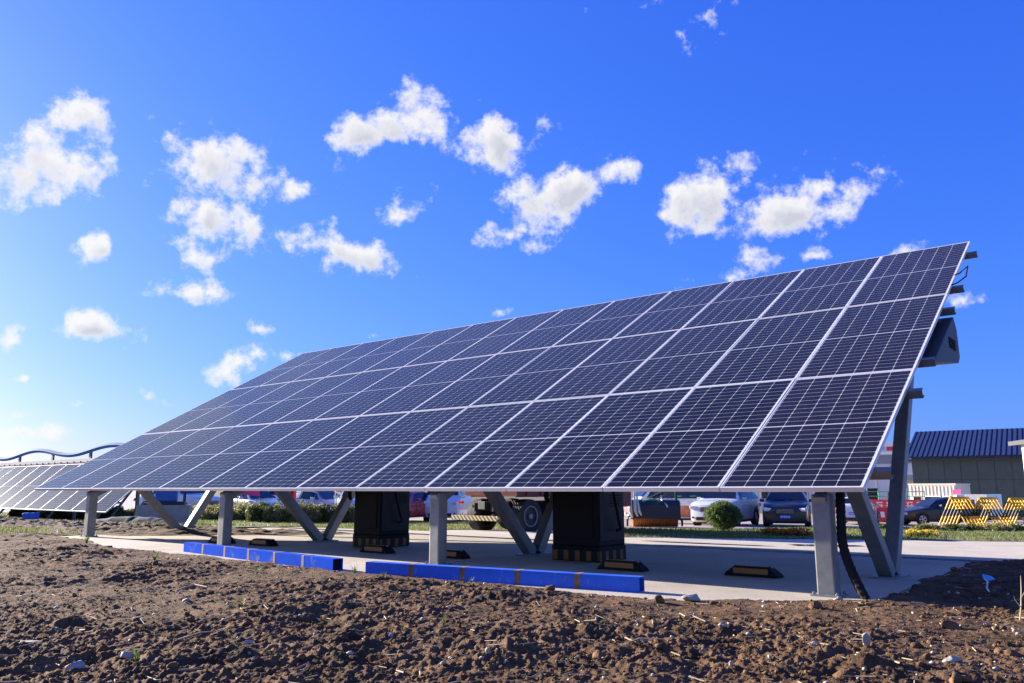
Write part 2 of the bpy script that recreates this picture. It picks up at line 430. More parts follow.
M = dict(
    alu=mat('anodised_aluminium', (.72, .71, .68), .45, .25, .05),
    steel=mat('galvanised_steel', (.225, .228, .215), .5, .4, .18, 9, dirt=(.30, .27, .22), dscale=5, damt=.35),
    darksteel=mat('grey_painted_steel', (.055, .06, .068), .5, .1, .15, 5),
    boxgrey=mat('grey_sheet_metal', (.048, .047, .048), .55, .2, .1, 3),
    blacksheet=mat('black_cabinet_paint', (.006, .006, .0065), .5, 0, .15, 4, spec=.15),
    greysheet=mat('dark_grey_cabinet_side', (.022, .024, .024), .5, 0, .15, 3, spec=.2),
    rubber=mat('black_rubber', (.010, .010, .0105), .75, 0, .25, 20, bump=.2, spec=.2),
    tyre=mat('tyre_rubber', (.016, .016, .017), .8, 0, .3, 20, dirt=(.10, .085, .065), damt=.4),
    yellow=mat('yellow_reflective', (.30, .125, .015), .45, 0, .15, 12),
    blue=mat('blue_enamel', (.006, .10, .58), .5, 0, .14, 7, dirt=(.22, .22, .30), dscale=13, damt=.55),
    rust=mat('rusty_joint', (.20, .11, .05), .85, 0, .4, 14, dirt=(.34, .30, .24), dscale=16, damt=.8),
    wornblue=mat('worn_blue_enamel', (.004, .065, .50), .9, 0, .2, 7, dirt=(.20, .20, .21), dscale=6, damt=.85, spec=.02),
    black=mat('hollow_black', (.004, .004, .004), .9),
    soil=soil_mat('turned_soil', (.048, .028, .0145), (.190, .108, .054), (.40, .29, .19)),
    drysoil=soil_mat('dry_soil', (.10, .07, .045), (.20, .145, .10), (.30, .24, .18)),
    clod=mat('soil_clod', (.140, .082, .042), .95, 0, .55, 5, bump=.6, bscale=120, spec=.15),
    concrete=concrete_mat('slab_concrete', (.48, .42, .325), (.35, .30, .23)),
    road=concrete_mat('road_concrete', (.54, .475, .37), (.42, .365, .28)),
    gravel=concrete_mat('lot_gravel', (.40, .33, .27), (.30, .24, .19)),
    stone=mat('grey_stone', (.33, .30, .25), .85, 0, .25, 14, bump=.6, bscale=30, dirt=(.12, .08, .05), damt=.6),
    straw=mat('dry_straw', (.42, .33, .20), .8, 0, .3, 30),
    grassbase=mat('verge_turf', (.11, .125, .035), .9, 0, .35, 2.0, dirt=(.17, .145, .06), dscale=1.2, damt=.7, bump=.5),
    grass=leaf_mat('grass_blade', (.075, .105, .022), (.20, .21, .06), .5, 9),
    weed=leaf_mat('weed_leaf', (.06, .11, .02), (.16, .22, .05), 4, 40),
    hedge=leaf_mat('hedge_leaf', (.13, .145, .04), (.32, .30, .11), 1.6, 18),
    hedge2=leaf_mat('dark_hedge_leaf', (.05, .08, .02), (.15, .17, .05), 1.6, 18),
    bush=leaf_mat('topiary_leaf', (.042, .078, .016), (.15, .205, .05), 3, 25),
    stem=mat('woody_stem', (.12, .08, .05), .9, 0, .3),
    orange=leaf_mat('orange_petal', (.55, .12, .01), (.65, .25, .02), 3, 20),
    petal=leaf_mat('yellow_petal', (.60, .40, .02), (.65, .5, .05), 3, 20),
    carwhite=mat('white_car_paint', (.62, .63, .64), .3, 0, .03, 3, coat=1),
    cargrey=mat('silver_car_paint', (.40, .42, .45), .3, .4, .04, 3, coat=1),
    carblack=mat('black_car_paint', (.010, .010, .011), .3, 0, .1, 3, coat=.35),
    cardark=mat('dark_grey_car_paint', (.020, .020, .021), .3, 0, .1, 3, coat=.35),
    carred=mat('red_car_paint', (.42, .02, .02), .3, 0, .06, 3, coat=1),
    glass=mat('tinted_window', (.010, .012, .015), .08, 0, .1, 3, spec=.7),
    trim=mat('black_plastic_trim', (.02, .02, .021), .5, 0, .15),
    chrome=mat('bright_chrome', (.65, .66, .68), .2, .95, .05),
    rim=mat('alloy_rim', (.52, .53, .55), .35, .7, .08),
    lamp=mat('headlamp_lens', (.75, .77, .80), .1, .2, .1, spec=.8),
    tail=mat('tail_lamp_lens', (.45, .012, .012), .2, 0, .1),
    plate=mat('blue_number_plate', (.02, .10, .60), .4, 0, .04),
    whitepaint=mat('white_paint', (.72, .72, .70), .5, 0, .05, 4),
    truckred=mat('truck_red_paint', (.13, .012, .012), .4, 0, .2, 5),
    vanorange=mat('orange_red_paint', (.62, .11, .025), .4, 0, .08, 4, coat=.5),
    bristle=mat('orange_bristle', (.50, .17, .03), .9, 0, .4, 40, bump=1, bscale=80),
    hallwall=mat('grey_green_cladding', (.072, .100, .084), .7, 0, .12, 1.2, dirt=(.09, .118, .105), dscale=.6, damt=.5),
    blueroof=mat('blue_roof_sheet', (.022, .038, .105), .7, 0, .12, 2, spec=.15),
    eave=mat('dark_eave', (.04, .043, .045), .6),
    whitewall=mat('white_wall_cladding', (.74, .73, .70), .6, 0, .06, 1.0),
    greyfascia=mat('grey_fascia', (.30, .31, .31), .6, 0, .08),
    cream=mat('cream_container_paint', (.60, .57, .49), .5, 0, .07, 2),
    red=mat('red_paint', (.60, .03, .03), .5, 0, .08),
    pink=mat('pink_cloth', (.75, .07, .22), .7, 0, .1),
    skyblue=mat('pale_blue_paint', (.15, .38, .72), .5, 0, .06),
    midblue=mat('mid_blue_paint', (.02, .12, .38), .4, 0, .1),
    waveblue=mat('steel_blue_tube', (.03, .13, .30), .8, 0, .1, spec=.1),
    navy=mat('navy_paint', (.012, .022, .14), .45, 0, .1),
    tarp=mat('navy_tarpaulin', (.006, .007, .04), .9, 0, .25, 6, bump=.5, bscale=8),
    beige=mat('beige_board', (.36, .33, .28), .8, 0, .15),
    green=mat('green_paint', (.05, .30, .16), .5, 0, .08),
    hazard=band_mat('hazard_stripes', 'X', [(0, (.55, .42, .16)), (.5, (.03, .028, .025))], period=.17, shear=1.0),
    hazardbase=band_mat('orange_black_stripes', 'X', [(0, (.28, .115, .012)), (.42, (.006, .006, .006))], period=.155),
    hazardside=band_mat('orange_black_stripes_side', 'Y', [(0, (.28, .115, .012)), (.42, (.006, .006, .006))], period=.155),
    barrier=band_mat('yellow_black_tube', 'Z', [(0, (.72, .40, .02)), (.55, (.012, .012, .012)), (.88, (.72, .40, .02))]),
    grate=band_mat('slotted_grate', 'X', [(0, (.05, .055, .06)), (.55, (.006, .006, .007))], period=.36),
)
_cl = bpy.data.materials['solar_cells'] if 'solar_cells' in bpy.data.materials else cell_mat()
M['cells'] = _cl


def water_mat():
    m, nt, bs = new_mat('rain_water')
    bs.inputs['Base Color'].default_value = (.05, .04, .032, 1); bs.inputs['Roughness'].default_value = .03; bs.inputs['IOR'].default_value = 1.33
    return m


M['water'] = water_mat()


# ------------------------------------------------------------------ mesh helpers
class MB:
    def __init__(s):
        s.v = []; s.f = []

    def add(s, vs, fs):
        o = len(s.v)
        s.v += [tuple(v) for v in vs]
        s.f += [tuple(i + o for i in f) for f in fs]
        return s

    def box(s, c, d, rot=None):
        hx, hy, hz = d[0] / 2, d[1] / 2, d[2] / 2
        vs = [Vector((x, y, z)) for x in (-hx, hx) for y in (-hy, hy) for z in (-hz, hz)]
        if rot is not None:
            mtx = rot if isinstance(rot, Matrix) else Euler(rot).to_matrix()
            vs = [mtx @ v for v in vs]
        c = Vector(c)
        return s.add([v + c for v in vs], [(0, 1, 3, 2), (4, 6, 7, 5), (0, 4, 5, 1), (2, 3, 7, 6), (0, 2, 6, 4), (1, 5, 7, 3)])

    def bar(s, p0, p1, w, d, up=(0, 0, 1)):
        p0 = Vector(p0); p1 = Vector(p1); t = (p1 - p0).normalized(); up = Vector(up)
        if abs(t.dot(up)) > .99: up = Vector((0, 1, 0))
        r = t.cross(up).normalized(); q = r.cross(t).normalized()
        vs = []
        for p in (p0, p1):
            for a, b in ((-1, -1), (1, -1), (1, 1), (-1, 1)):
                vs.append(p + r * a * w / 2 + q * b * d / 2)
        return s.add(vs, [(3, 2, 1, 0), (4, 5, 6, 7), (0, 1, 5, 4), (1, 2, 6, 5), (2, 3, 7, 6), (3, 0, 4, 7)])

    def tube(s, path, r, seg=8, cap=True):
        path = [Vector(p) for p in path]; n = len(path); o = len(s.v)
        rr = r if isinstance(r, (list, tuple)) else [r] * n
        prev = None
        for i, p in enumerate(path):
            t = (path[min(i + 1, n - 1)] - path[max(i - 1, 0)]).normalized()
            if prev is None:
                up = Vector((0, 0, 1)) if abs(t.z) < .9 else Vector((0, 1, 0))
                a = t.cross(up).normalized()
            else:
                a = (prev - t * prev.dot(t)).normalized()
            prev = a; b = t.cross(a)
            for k in range(seg):
                an = 2 * math.pi * k / seg
                s.v.append(tuple(p + (a * math.cos(an) + b * math.sin(an)) * rr[i]))
        for i in range(n - 1):
            for k in range(seg):
                k2 = (k + 1) % seg
                s.f.append((o + i * seg + k, o + i * seg + k2, o + (i + 1) * seg + k2, o + (i + 1) * seg + k))
        if cap:
            s.f.append(tuple(o + k for k in reversed(range(seg)))); s.f.append(tuple(o + (n - 1) * seg + k for k in range(seg)))
        return s

    def lathe(s, prof, c=(0, 0, 0), axis='z', seg=24):
        """prof: (radius, along)"""
        o = len(s.v); n = len(prof); c = Vector(c)
        for (r, h) in prof:
            for k in range(seg):
                a = 2 * math.pi * k / seg
                p = {'z': (r * math.cos(a), r * math.sin(a), h), 'y': (r * math.cos(a), h, r * math.sin(a)), 'x': (h, r * math.cos(a), r * math.sin(a))}[axis]
                s.v.append(tuple(c + Vector(p)))
        for i in range(n - 1):
            for k in range(seg):
                k2 = (k + 1) % seg
                s.f.append((o + i * seg + k, o + i * seg + k2, o + (i + 1) * seg + k2, o + (i + 1) * seg + k))
        return s

    def prism(s, poly, p0, ax, ay, az, depth):
        """poly in the (ax, ay) plane from p0, pushed along az by depth"""
        p0 = Vector(p0); ax = Vector(ax); ay = Vector(ay); az = Vector(az); n = len(poly)
        vs = [p0 + ax * x + ay * y for x, y in poly] + [p0 + ax * x + ay * y + az * depth for x, y in poly]
        fs = [tuple(range(n)), tuple(reversed(range(n, 2 * n)))] + [(i, n + i, n + (i + 1) % n, (i + 1) % n) for i in range(n)]
        return s.add(vs, fs)

    def build(s, name, m, parent=None, bevel=0, smooth=False, seg=2, loc=None, rot=None):
        me = bpy.data.meshes.new(name)
        me.from_pydata(s.v, [], s.f)
        me.validate()
        bm = bmesh.new(); bm.from_mesh(me)
        bmesh.ops.recalc_face_normals(bm, faces=bm.faces)
        if bevel:
            ed = [e for e in bm.edges if len(e.link_faces) == 2 and e.calc_face_angle(0) > R(25)]
            bmesh.ops.bevel(bm, geom=ed, offset=bevel, segments=seg, affect='EDGES', clamp_overlap=True, profile=.6)
        bm.to_mesh(me); bm.free()
        if smooth:
            for p in me.polygons: p.use_smooth = True
            if hasattr(me, 'set_sharp_from_angle'): me.set_sharp_from_angle(angle=R(38))
        return link(name, me, m, parent, loc, rot)


def link(name, me, m, parent=None, loc=None, rot=None):
    o = bpy.data.objects.new(name, me)
    COL.objects.link(o)
    if m is not None: me.materials.append(M[m] if isinstance(m, str) else m)
    if parent is not None: o.parent = parent
    if loc is not None: o.location = loc
    if rot is not None: o.rotation_euler = rot
    return o


def tag(o, label, cat, group=None):
    o['label'] = label; o['category'] = cat
    if group: o['group'] = group
    return o


def thing(name, label, cat, loc=(0, 0, 0), rz=0.0, group=None):
    o = bpy.data.objects.new(name, None)
    COL.objects.link(o)
    o.empty_display_size = .2
    o.location = loc; o.rotation_euler = (0, 0, rz)
    return tag(o, label, cat, group)


def struct(o, kind='structure'):
    o['kind'] = kind
    return o


def copy_tree(o, parent=None):
    c = o.copy(); COL.objects.link(c)
    if parent is not None: c.parent = parent
    for ch in list(o.children): copy_tree(ch, c)
    return c


def mesh_np(name, V, F, m, parent=None, smooth=False):
    """V (n,3), F (k,3|4) arrays"""
    V = np.asarray(V, np.float32); F = np.asarray(F, np.int32)
    me = bpy.data.meshes.new(name)
    k = F.shape[1]
    me.vertices.add(len(V)); me.vertices.foreach_set('co', V.ravel())
    me.loops.add(F.size); me.loops.foreach_set('vertex_index', F.ravel())
    me.polygons.add(len(F)); me.polygons.foreach_set('loop_start', np.arange(0, F.size, k, dtype=np.int32))
    if smooth: me.polygons.foreach_set('use_smooth', np.ones(len(F), bool))
    me.update(calc_edges=True)
    return link(name, me, m, parent)


def grid_faces(nr, nc):
    i = np.arange(nr - 1)[:, None]; j = np.arange(nc - 1)[None]
    a = i * nc + j
    return np.stack([a, a + 1, a + nc + 1, a + nc], -1).reshape(-1, 4)


# ------------------------------------------------------------------ the setting
def build_ground():
    xs = np.concatenate([-np.geomspace(4000, 40, 30), np.linspace(-38, 60, 110), np.geomspace(62, 4000, 30)])
    ys = np.concatenate([-np.geomspace(3000, 12, 24), np.linspace(-10, 90, 110), np.geomspace(94, 5000, 30)])
    X, Y = np.meshgrid(xs, ys)
    Z = terrain(X, Y) - .03
    u, n = un(X, Y)
    Z = np.where((Y < 15) & (n < 4.2) & (u < 16), -.16, Z)
    o = mesh_np('ground', np.stack([X, Y, Z], -1).reshape(-1, 3), grid_faces(len(ys), len(xs)), 'drysoil', smooth=True)
    struct(o)


def strip(name, near, far, m, lift, nu=60, nv=24, wob=0.0):
    """a sheet on the terrain between two polylines of (x, y)"""
    def samp(pl, t):
        P = np.array(pl, float); d = np.r_[0, np.cumsum(np.hypot(*np.diff(P, axis=0).T))]; d /= d[-1]
        return np.interp(t, d, P[:, 0]), np.interp(t, d, P[:, 1])
    t = np.linspace(0, 1, nu)
    nx, ny = samp(near, t); fx, fy = samp(far, t)
    w = np.linspace(0, 1, nv)[:, None]
    if wob:
        k = (fbm(t * 30, t * 0 + 3, 5) - .5) * wob
        ny = ny + k; fy = fy + (fbm(t * 30, t * 0 + 9, 8) - .5) * wob
    X = nx * (1 - w) + fx * w; Y = ny * (1 - w) + fy * w
    Z = terrain(X, Y) + lift
    o = mesh_np(name, np.stack([X, Y, Z], -1).reshape(-1, 3), grid_faces(nv, nu), m, smooth=True)
    return struct(o)


def slab_front(u):
    return np.interp(u, [-1, .05, .3, 1.1, 10, 11.5, 13.3, 14], [-.02, -.03, -.12, -.92, -.88, -.45, -.12, -.1])


def soil_h(X, Y, fine=True):
    """height of the turned soil (world z)"""
    u, n = un(X, Y)
    d = np.hypot(X, Y)
    h = .015 + .07 * (fbm(X * .55, Y * .55, 21, 3) - .5) + .07 * (fbm(X * 1.9, Y * 1.9, 31, 3) - .5)
    nf = slab_front(u)
    edge = (vnoise(X * 1.3, Y * 1.3, 3) - .5) * .16 + (vnoise(X * 5, Y * 5, 4) - .5) * .10 + (vnoise(X * 15, Y * 15, 6) - .5) * .06
    # distance inside the slab (positive = over concrete)
    ins = np.minimum(np.minimum(n - nf, u - .02), np.minimum(13.5 - u, 4.3 - n)) + edge
    if fine:
        c1 = vnoise(X * 9, Y * 9, 41); c2 = vnoise(X * 21 + 3, Y * 21, 43); c3 = vnoise(X * 46, Y * 46 + 5, 47); c4 = vnoise(X * 95, Y * 95 + 5, 49)
        bil = lambda c: 1 - np.abs(2 * c - 1)
        lump = .016 * (bil(c1) - .5) + .015 * (bil(c2) - .5) + .015 * (c3 - .5) + .012 * (c4 - .5)
        rough = .40 + .95 * np.clip((fbm(X * .9 + 4, Y * .9, 71, 3) - .36) * 3.2, 0, 1)
        big = np.clip(fbm(X * 4.2, Y * 4.2, 73, 3) - .53, 0, 1) * .13 * np.clip(rough - .5, 0, 1)
        h = h + lump * rough + big
    near = np.clip((ins + .5) / .5, 0, 1)
    h = h * (1 - .65 * near)
    h = np.where(ins > 0, h - ins * .55 - .01, h)
    h = np.maximum(h, -.25)
    h = np.where(n > 4.15, np.minimum(h, terrain(X, Y) - .15 - np.clip(n - 4.15, 0, 1) * .3), h)
    return h


def build_soil():
    nr, nc = 560, 860
    t = np.linspace(0, 1, nr)[:, None]; s = np.linspace(-1, 1, nc)[None]
    Y = 2.3 * (15.5 / 2.3) ** t + 0 * s
    X = s * (Y * .86 + .4)
    Z = soil_h(X, Y)
    Z = np.where(Y > 14.5, Z - (Y - 14.5) * .12, Z)
    o = mesh_np('soil', np.stack([X, Y, Z], -1).reshape(-1, 3), grid_faces(nr, nc), 'soil', smooth=True)
    struct(o)


def ico(sub=1):
    bm = bmesh.new(); bmesh.ops.create_icosphere(bm, subdivisions=sub, radius=1.0)
    V = np.array([v.co[:] for v in bm.verts]); F = np.array([[v.index for v in f.verts] for f in bm.faces]); bm.free()
    return V, F


def rand_rot(g, n):
    q = g.normal(size=(n, 4)); q /= np.linalg.norm(q, axis=1)[:, None]
    w, x, y, z = q.T
    return np.stack([np.stack([1 - 2 * (y * y + z * z), 2 * (x * y - z * w), 2 * (x * z + y * w)], -1),
                     np.stack([2 * (x * y + z * w), 1 - 2 * (x * x + z * z), 2 * (y * z - x * w)], -1),
                     np.stack([2 * (x * z - y * w), 2 * (y * z + x * w), 1 - 2 * (x * x + y * y)], -1)], 1)


def on_soil(X, Y):
    u, n = un(X, Y)
    ins = np.minimum(np.minimum(n - slab_front(u), u - .02), np.minimum(13.5 - u, 4.3 - n))
    return (ins < -.03) & (n < 4.0)


def scatter_rocks(name, n, smin, smax, seed, m, sub, kind='stuff', power=2.2, flat=.7):
    g = np.random.default_rng(seed)
    t = g.random(n) ** 1.2
    Y = 2.5 * (13.5 / 2.5) ** t
    X = (g.random(n) * 2 - 1) * (Y * .80 + .3)
    k = on_soil(X, Y)
    # clods gather in drifts
    k &= (vnoise(X * 1.7, Y * 1.7, 77) * .7 + vnoise(X * 6, Y * 6, 78) * .5) > g.random(n) * .85
    X, Y = X[k], Y[k]; n = len(X)
    size = smin + (smax - smin) * g.random(n) ** power
    V0, F0 = ico(sub)
    Rm = rand_rot(g, n)
    sc = 1 + (g.random((n, 1, 3)) - .5) * .8
    jit = 1 + (g.random((n, len(V0), 1)) - .5) * .55
    P = V0[None] * jit * sc
    P = np.einsum('nij,nkj->nki', Rm, P)
    P[..., 2] *= flat
    P *= size[:, None, None]
    P += np.stack([X, Y, soil_h(X, Y) + size * .25], -1)[:, None]
    F = (F0[None] + (np.arange(n) * len(V0))[:, None, None]).reshape(-1, 3)
    o = mesh_np(name, P.reshape(-1, 3), F, m)
    return struct(o, kind)


def build_slab():
    b = MB()
    # concrete cast in bays with thin joints
    xs = [-13.5, -9.0, -4.5, -.02]
    for i in range(3):
        x0, x1 = xs[i] + .006, xs[i + 1] - .006
        n0 = -.95; n1 = 1.72
        b.add([A(x0, n0, -.2), A(x1, n0, -.2), A(x1, n1, -.2), A(x0, n1, -.2), A(x0, n0, 0), A(x1, n0, 0), A(x1, n1, 0), A(x0, n1, 0)],
              [(0, 1, 2, 3), (4, 5, 6, 7), (0, 1, 5, 4), (1, 2, 6, 5), (2, 3, 7, 6), (3, 0, 4, 7)])
        n0 = 1.732; n1 = 4.2
        b.add([A(x0, n0, -.2), A(x1, n0, -.2), A(x1, n1, -.2), A(x0, n1, -.2), A(x0, n0, 0), A(x1, n0, 0), A(x1, n1, 0), A(x0, n1, 0)],
              [(0, 1, 2, 3), (4, 5, 6, 7), (0, 1, 5, 4), (1, 2, 6, 5), (2, 3, 7, 6), (3, 0, 4, 7)])
    o = b.build('parking_slab', 'concrete', bevel=.006, seg=1); struct(o)
    # drain channel behind the slab
    d = MB(); d.box((0, 0, -.05), (22, .16, .1))
    o = d.build('drain_grate', 'grate', loc=A(-4, 4.30, .002), rot=(0, 0, ROT))
    tag(o, 'long dark slotted drain grate along the back of the concrete parking bays', 'drain')
    # road beyond
    n0 = 4.40
    near = [tuple(A(x, n0)[:2]) for x in (-13.6, 0, 22, 60)]
    far = [(-6.2, 17.7), (-3.7, 18.9), (-2.4, 27), (2.4, 28.5), (8, 32), (30, 44), (75, 60)]
    strip('road', near, far, 'road', .006, 110, 60)


def build_verges():
    near = [(2.2, 22.4), (5.1, 22.3), (7.9, 22.6), (14.1, 22.9), (26, 24)]
    far = [(2.6, 28.4), (6.8, 30.4), (11.8, 33.9), (19, 36.8), (33, 41)]
    strip('grass_verge', near, far, 'grassbase', .014, 60, 20, .5)
    strip('lawn', [(-16, 26), (-8.5, 18.8), (-6.0, 17.7), (-3.7, 19.0), (-2.3, 27.6), (.5, 28.2)], [(-30, 46), (-19, 43), (-13.6, 39.7), (-7.3, 37.6), (-2.8, 38), (.4, 38)], 'grassbase', .012, 70, 24, .4)
    strip('car_park', [(-40, 52), (-19, 43.4), (-7.3, 38.0), (.5, 28.6), (2.6, 28.7), (6.8, 30.7), (11.8, 34.2), (19, 37.1), (33, 41.3), (70, 55)], [(-60, 75), (-20, 85), (20, 85), (50, 85), (90, 80)], 'gravel', .008, 90, 24, .3)
    # grass blades on both
    g = np.random.default_rng(4)
    def blades(name, near, far, n, hmin, hmax, m, mask=None):
        Pn = np.array(near, float); Pf = np.array(far, float)
        t = g.random(n); w = g.random(n)
        def samp(P, t):
            d = np.r_[0, np.cumsum(np.hypot(*np.diff(P, axis=0).T))]; d /= d[-1]
            return np.interp(t, d, P[:, 0]), np.interp(t, d, P[:, 1])
        ax, ay = samp(Pn, t); bx, by = samp(Pf, t)
        X = ax * (1 - w) + bx * w; Y = ay * (1 - w) + by * w
        k = vnoise(X * .8, Y * .8, 5) > g.random(n) * .8
        X, Y = X[k], Y[k]; n = len(X)
        h = hmin + (hmax - hmin) * g.random(n) * (.4 + vnoise(X * .5, Y * .5, 9))
        a = g.random(n) * 6.283; wd = .006 + g.random(n) * .012
        lean = (g.random((n, 2)) - .5) * h[:, None] * 1.1
        z = terrain(X, Y) + .01
        c, s = np.cos(a) * wd, np.sin(a) * wd
        P = np.stack([np.stack([X - c, Y - s, z], -1), np.stack([X + c, Y + s, z], -1), np.stack([X + lean[:, 0], Y + lean[:, 1], z + h], -1)], 1)
        o = mesh_np(name, P.reshape(-1, 3), np.arange(n * 3).reshape(-1, 3), m)
        struct(o, 'stuff')
        tag(o, None or name.replace('_', ' '), 'grass') if False else None
    blades('verge_grass', near, far, 60000, .03, .14, 'grass')
    blades('lawn_grass', [(-16, 26), (-8.5, 18.8), (-6.0, 17.7), (-3.7, 19.0), (-2.3, 27.6), (.5, 28.2)], [(-30, 46), (-19, 43), (-13.6, 39.7), (-7.3, 37.6), (-2.8, 38), (.4, 38)], 70000, .03, .10, 'grass')
    blades('rough_grass', [(-18, 17), (-10, 14.2), (-7.5, 15.2)], [(-24, 24), (-14, 22.5), (-9.5, 19.5)], 9000, .03, .12, 'grass')


def build_berm():
    """low heap of spoil along the back left of the slab"""
    nu, nn = 220, 70
    u = np.linspace(9.6, 24, nu)[None] + np.zeros((nn, 1)); w = np.linspace(0, 1, nn)[:, None]
    lo = np.interp(u, [9.6, 11, 12.7, 15, 24], [3.75, 2.2, .55, .2, .2]); hi = np.interp(u, [9.6, 11, 13, 16, 24], [4.0, 3.9, 3.5, 3.3, 3.6])
    n = lo + (hi - lo) * w
    X = C0.x - E_.x * u + N_.x * n; Y = C0.y - E_.y * u + N_.y * n
    env = np.sin(np.pi * w) ** .6 * np.interp(u, [9.6, 11.5, 14], [.15, .7, 1])
    lump = fbm(X * 4, Y * 4, 61, 3); l2 = fbm(X * 14, Y * 14, 63, 3)
    Z = terrain(X, Y) - .03 + env * (.05 + .16 * (lump - .35) + .09 * (l2 - .4)) + .012
    o = mesh_np('dirt_heap', np.stack([X, Y, Z], -1).reshape(-1, 3), grid_faces(nn, nu), 'drysoil', smooth=True)
    struct(o)


def puddle(cx, cy, rx, ry, ang, seed):
    k = 48; V = [(cx, cy, 0)]
    for i in range(k):
        a = 2 * math.pi * i / k
        r = .75 + .5 * float(vnoise(3 + math.cos(a) * 1.6, 3 + math.sin(a) * 1.6, seed))
        x = rx * r * math.cos(a); y = ry * r * math.sin(a)
        V.append((cx + x * math.cos(ang) - y * math.sin(ang), cy + x * math.sin(ang) + y * math.cos(ang), 0))
    V = [(x, y, tz(x, y) + .022) for x, y, _ in V]
    b = MB().add(V, [(0, 1 + i, 1 + (i + 1) % k) for i in range(k)])
    return struct(b.build('puddle', 'water'))


build_ground()
build_slab()
build_soil()
build_berm()
build_verges()
puddle(3.9, 16.6, 1.25, 1.5, .1, 3)
puddle(7.2, 19.0, .9, .35, .1, 8)
scatter_rocks('soil_clods', 6500, .005, .019, 11, 'clod', 1, power=4)
scatter_rocks('soil_lumps', 420, .012, .038, 15, 'clod', 2, power=2.5)
scatter_rocks('soil_crumbs', 36000, .002, .008, 12, 'clod', 1, power=1.5)
scatter_rocks('gravel_bits', 2400, .003, .016, 13, 'stone', 1, power=2.5)


def build_straw():
    g = np.random.default_rng(33); n = 900
    t = g.random(n); Y = 2.7 * (12 / 2.7) ** t; X = (g.random(n) * 2 - 1) * (Y * .75)
    k = on_soil(X, Y); X, Y = X[k], Y[k]; n = len(X)
    a = g.random(n) * 6.283; L = .01 + .05 * g.random(n) ** 2; w = .0012 + .002 * g.random(n)
    z = soil_h(X, Y) + .006
    dx, dy = np.cos(a) * L, np.sin(a) * L; px, py = -np.sin(a) * w, np.cos(a) * w
    dz = (g.random(n) - .3) * L * .6
    P = np.stack([np.stack([X - dx + px, Y - dy + py, z], -1), np.stack([X - dx - px, Y - dy - py, z], -1), np.stack([X - dx, Y - dy, z + w * 2], -1),
                  np.stack([X + dx + px, Y + dy + py, z + dz], -1), np.stack([X + dx - px, Y + dy - py, z + dz], -1), np.stack([X + dx, Y + dy, z + dz + w * 2], -1)], 1)
    F0 = np.array([[0, 1, 4, 3], [1, 2, 5, 4], [2, 0, 3, 5]])
    F = (F0[None] + (np.arange(n) * 6)[:, None, None]).reshape(-1, 4)
    struct(mesh_np('straw', P.reshape(-1, 3), F, 'straw'), 'stuff')


build_straw()


# ------------------------------------------------------------------ solar arrays
def panel_proto(parent):
    p = MB().box((PW / 2, PL / 2, .034), (PW - .018, PL - .018, .006)).build('solar_panel', 'cells', parent)
    f = MB()
    lip, d = .011, .040
    f.box((PW / 2, lip / 2, d / 2), (PW, lip, d)); f.box((PW / 2, PL - lip / 2, d / 2), (PW, lip, d))
    f.box((lip / 2, PL / 2, d / 2 - .0004), (lip, PL - 2 * lip, d - .0008)); f.box((PW - lip / 2, PL / 2, d / 2 - .0004), (lip, PL - 2 * lip, d - .0008))
    f.build('frame', 'alu', p)
    b = MB().box((PW / 2, PL / 2, .018), (.16, .10, .024)); b.build('junction_box', 'rubber', p)
    return p


def array(root, cols, rows, tilt, z0, proto=None):
    ct, st = math.cos(tilt), math.sin(tilt)
    first = None
    for j in range(rows):
        for i in range(cols):
            if first is None:
                p = first = panel_proto(root)
            else:
                p = copy_tree(first, root)
            x = -(i + 1) * (PW + GAP) + GAP / 2 + GAP / 2
            s = j * (PL + GAP)
            # hair-thin mounting tolerance so the reflections break from panel to panel
            p.location = (x, s * ct, z0 + s * st)
            p.rotation_euler = (tilt + rnd.uniform(-1, 1) * .0016, rnd.uniform(-1, 1) * .0016, 0)


def box_section(b, p0, p1, w, d, up):
    b.bar(p0, p1, w, d, up)


big = thing('solar_array', 'large tilted solar array of three panel rows on grey steel posts', 'solar array', C0, ROT)
array(big, 13, 3, TILT, ZB - .038)
ct, st = math.cos(TILT), math.sin(TILT)


def und(n):  # underside height of the panels above n
    return ZB - .045 + n * math.tan(TILT)


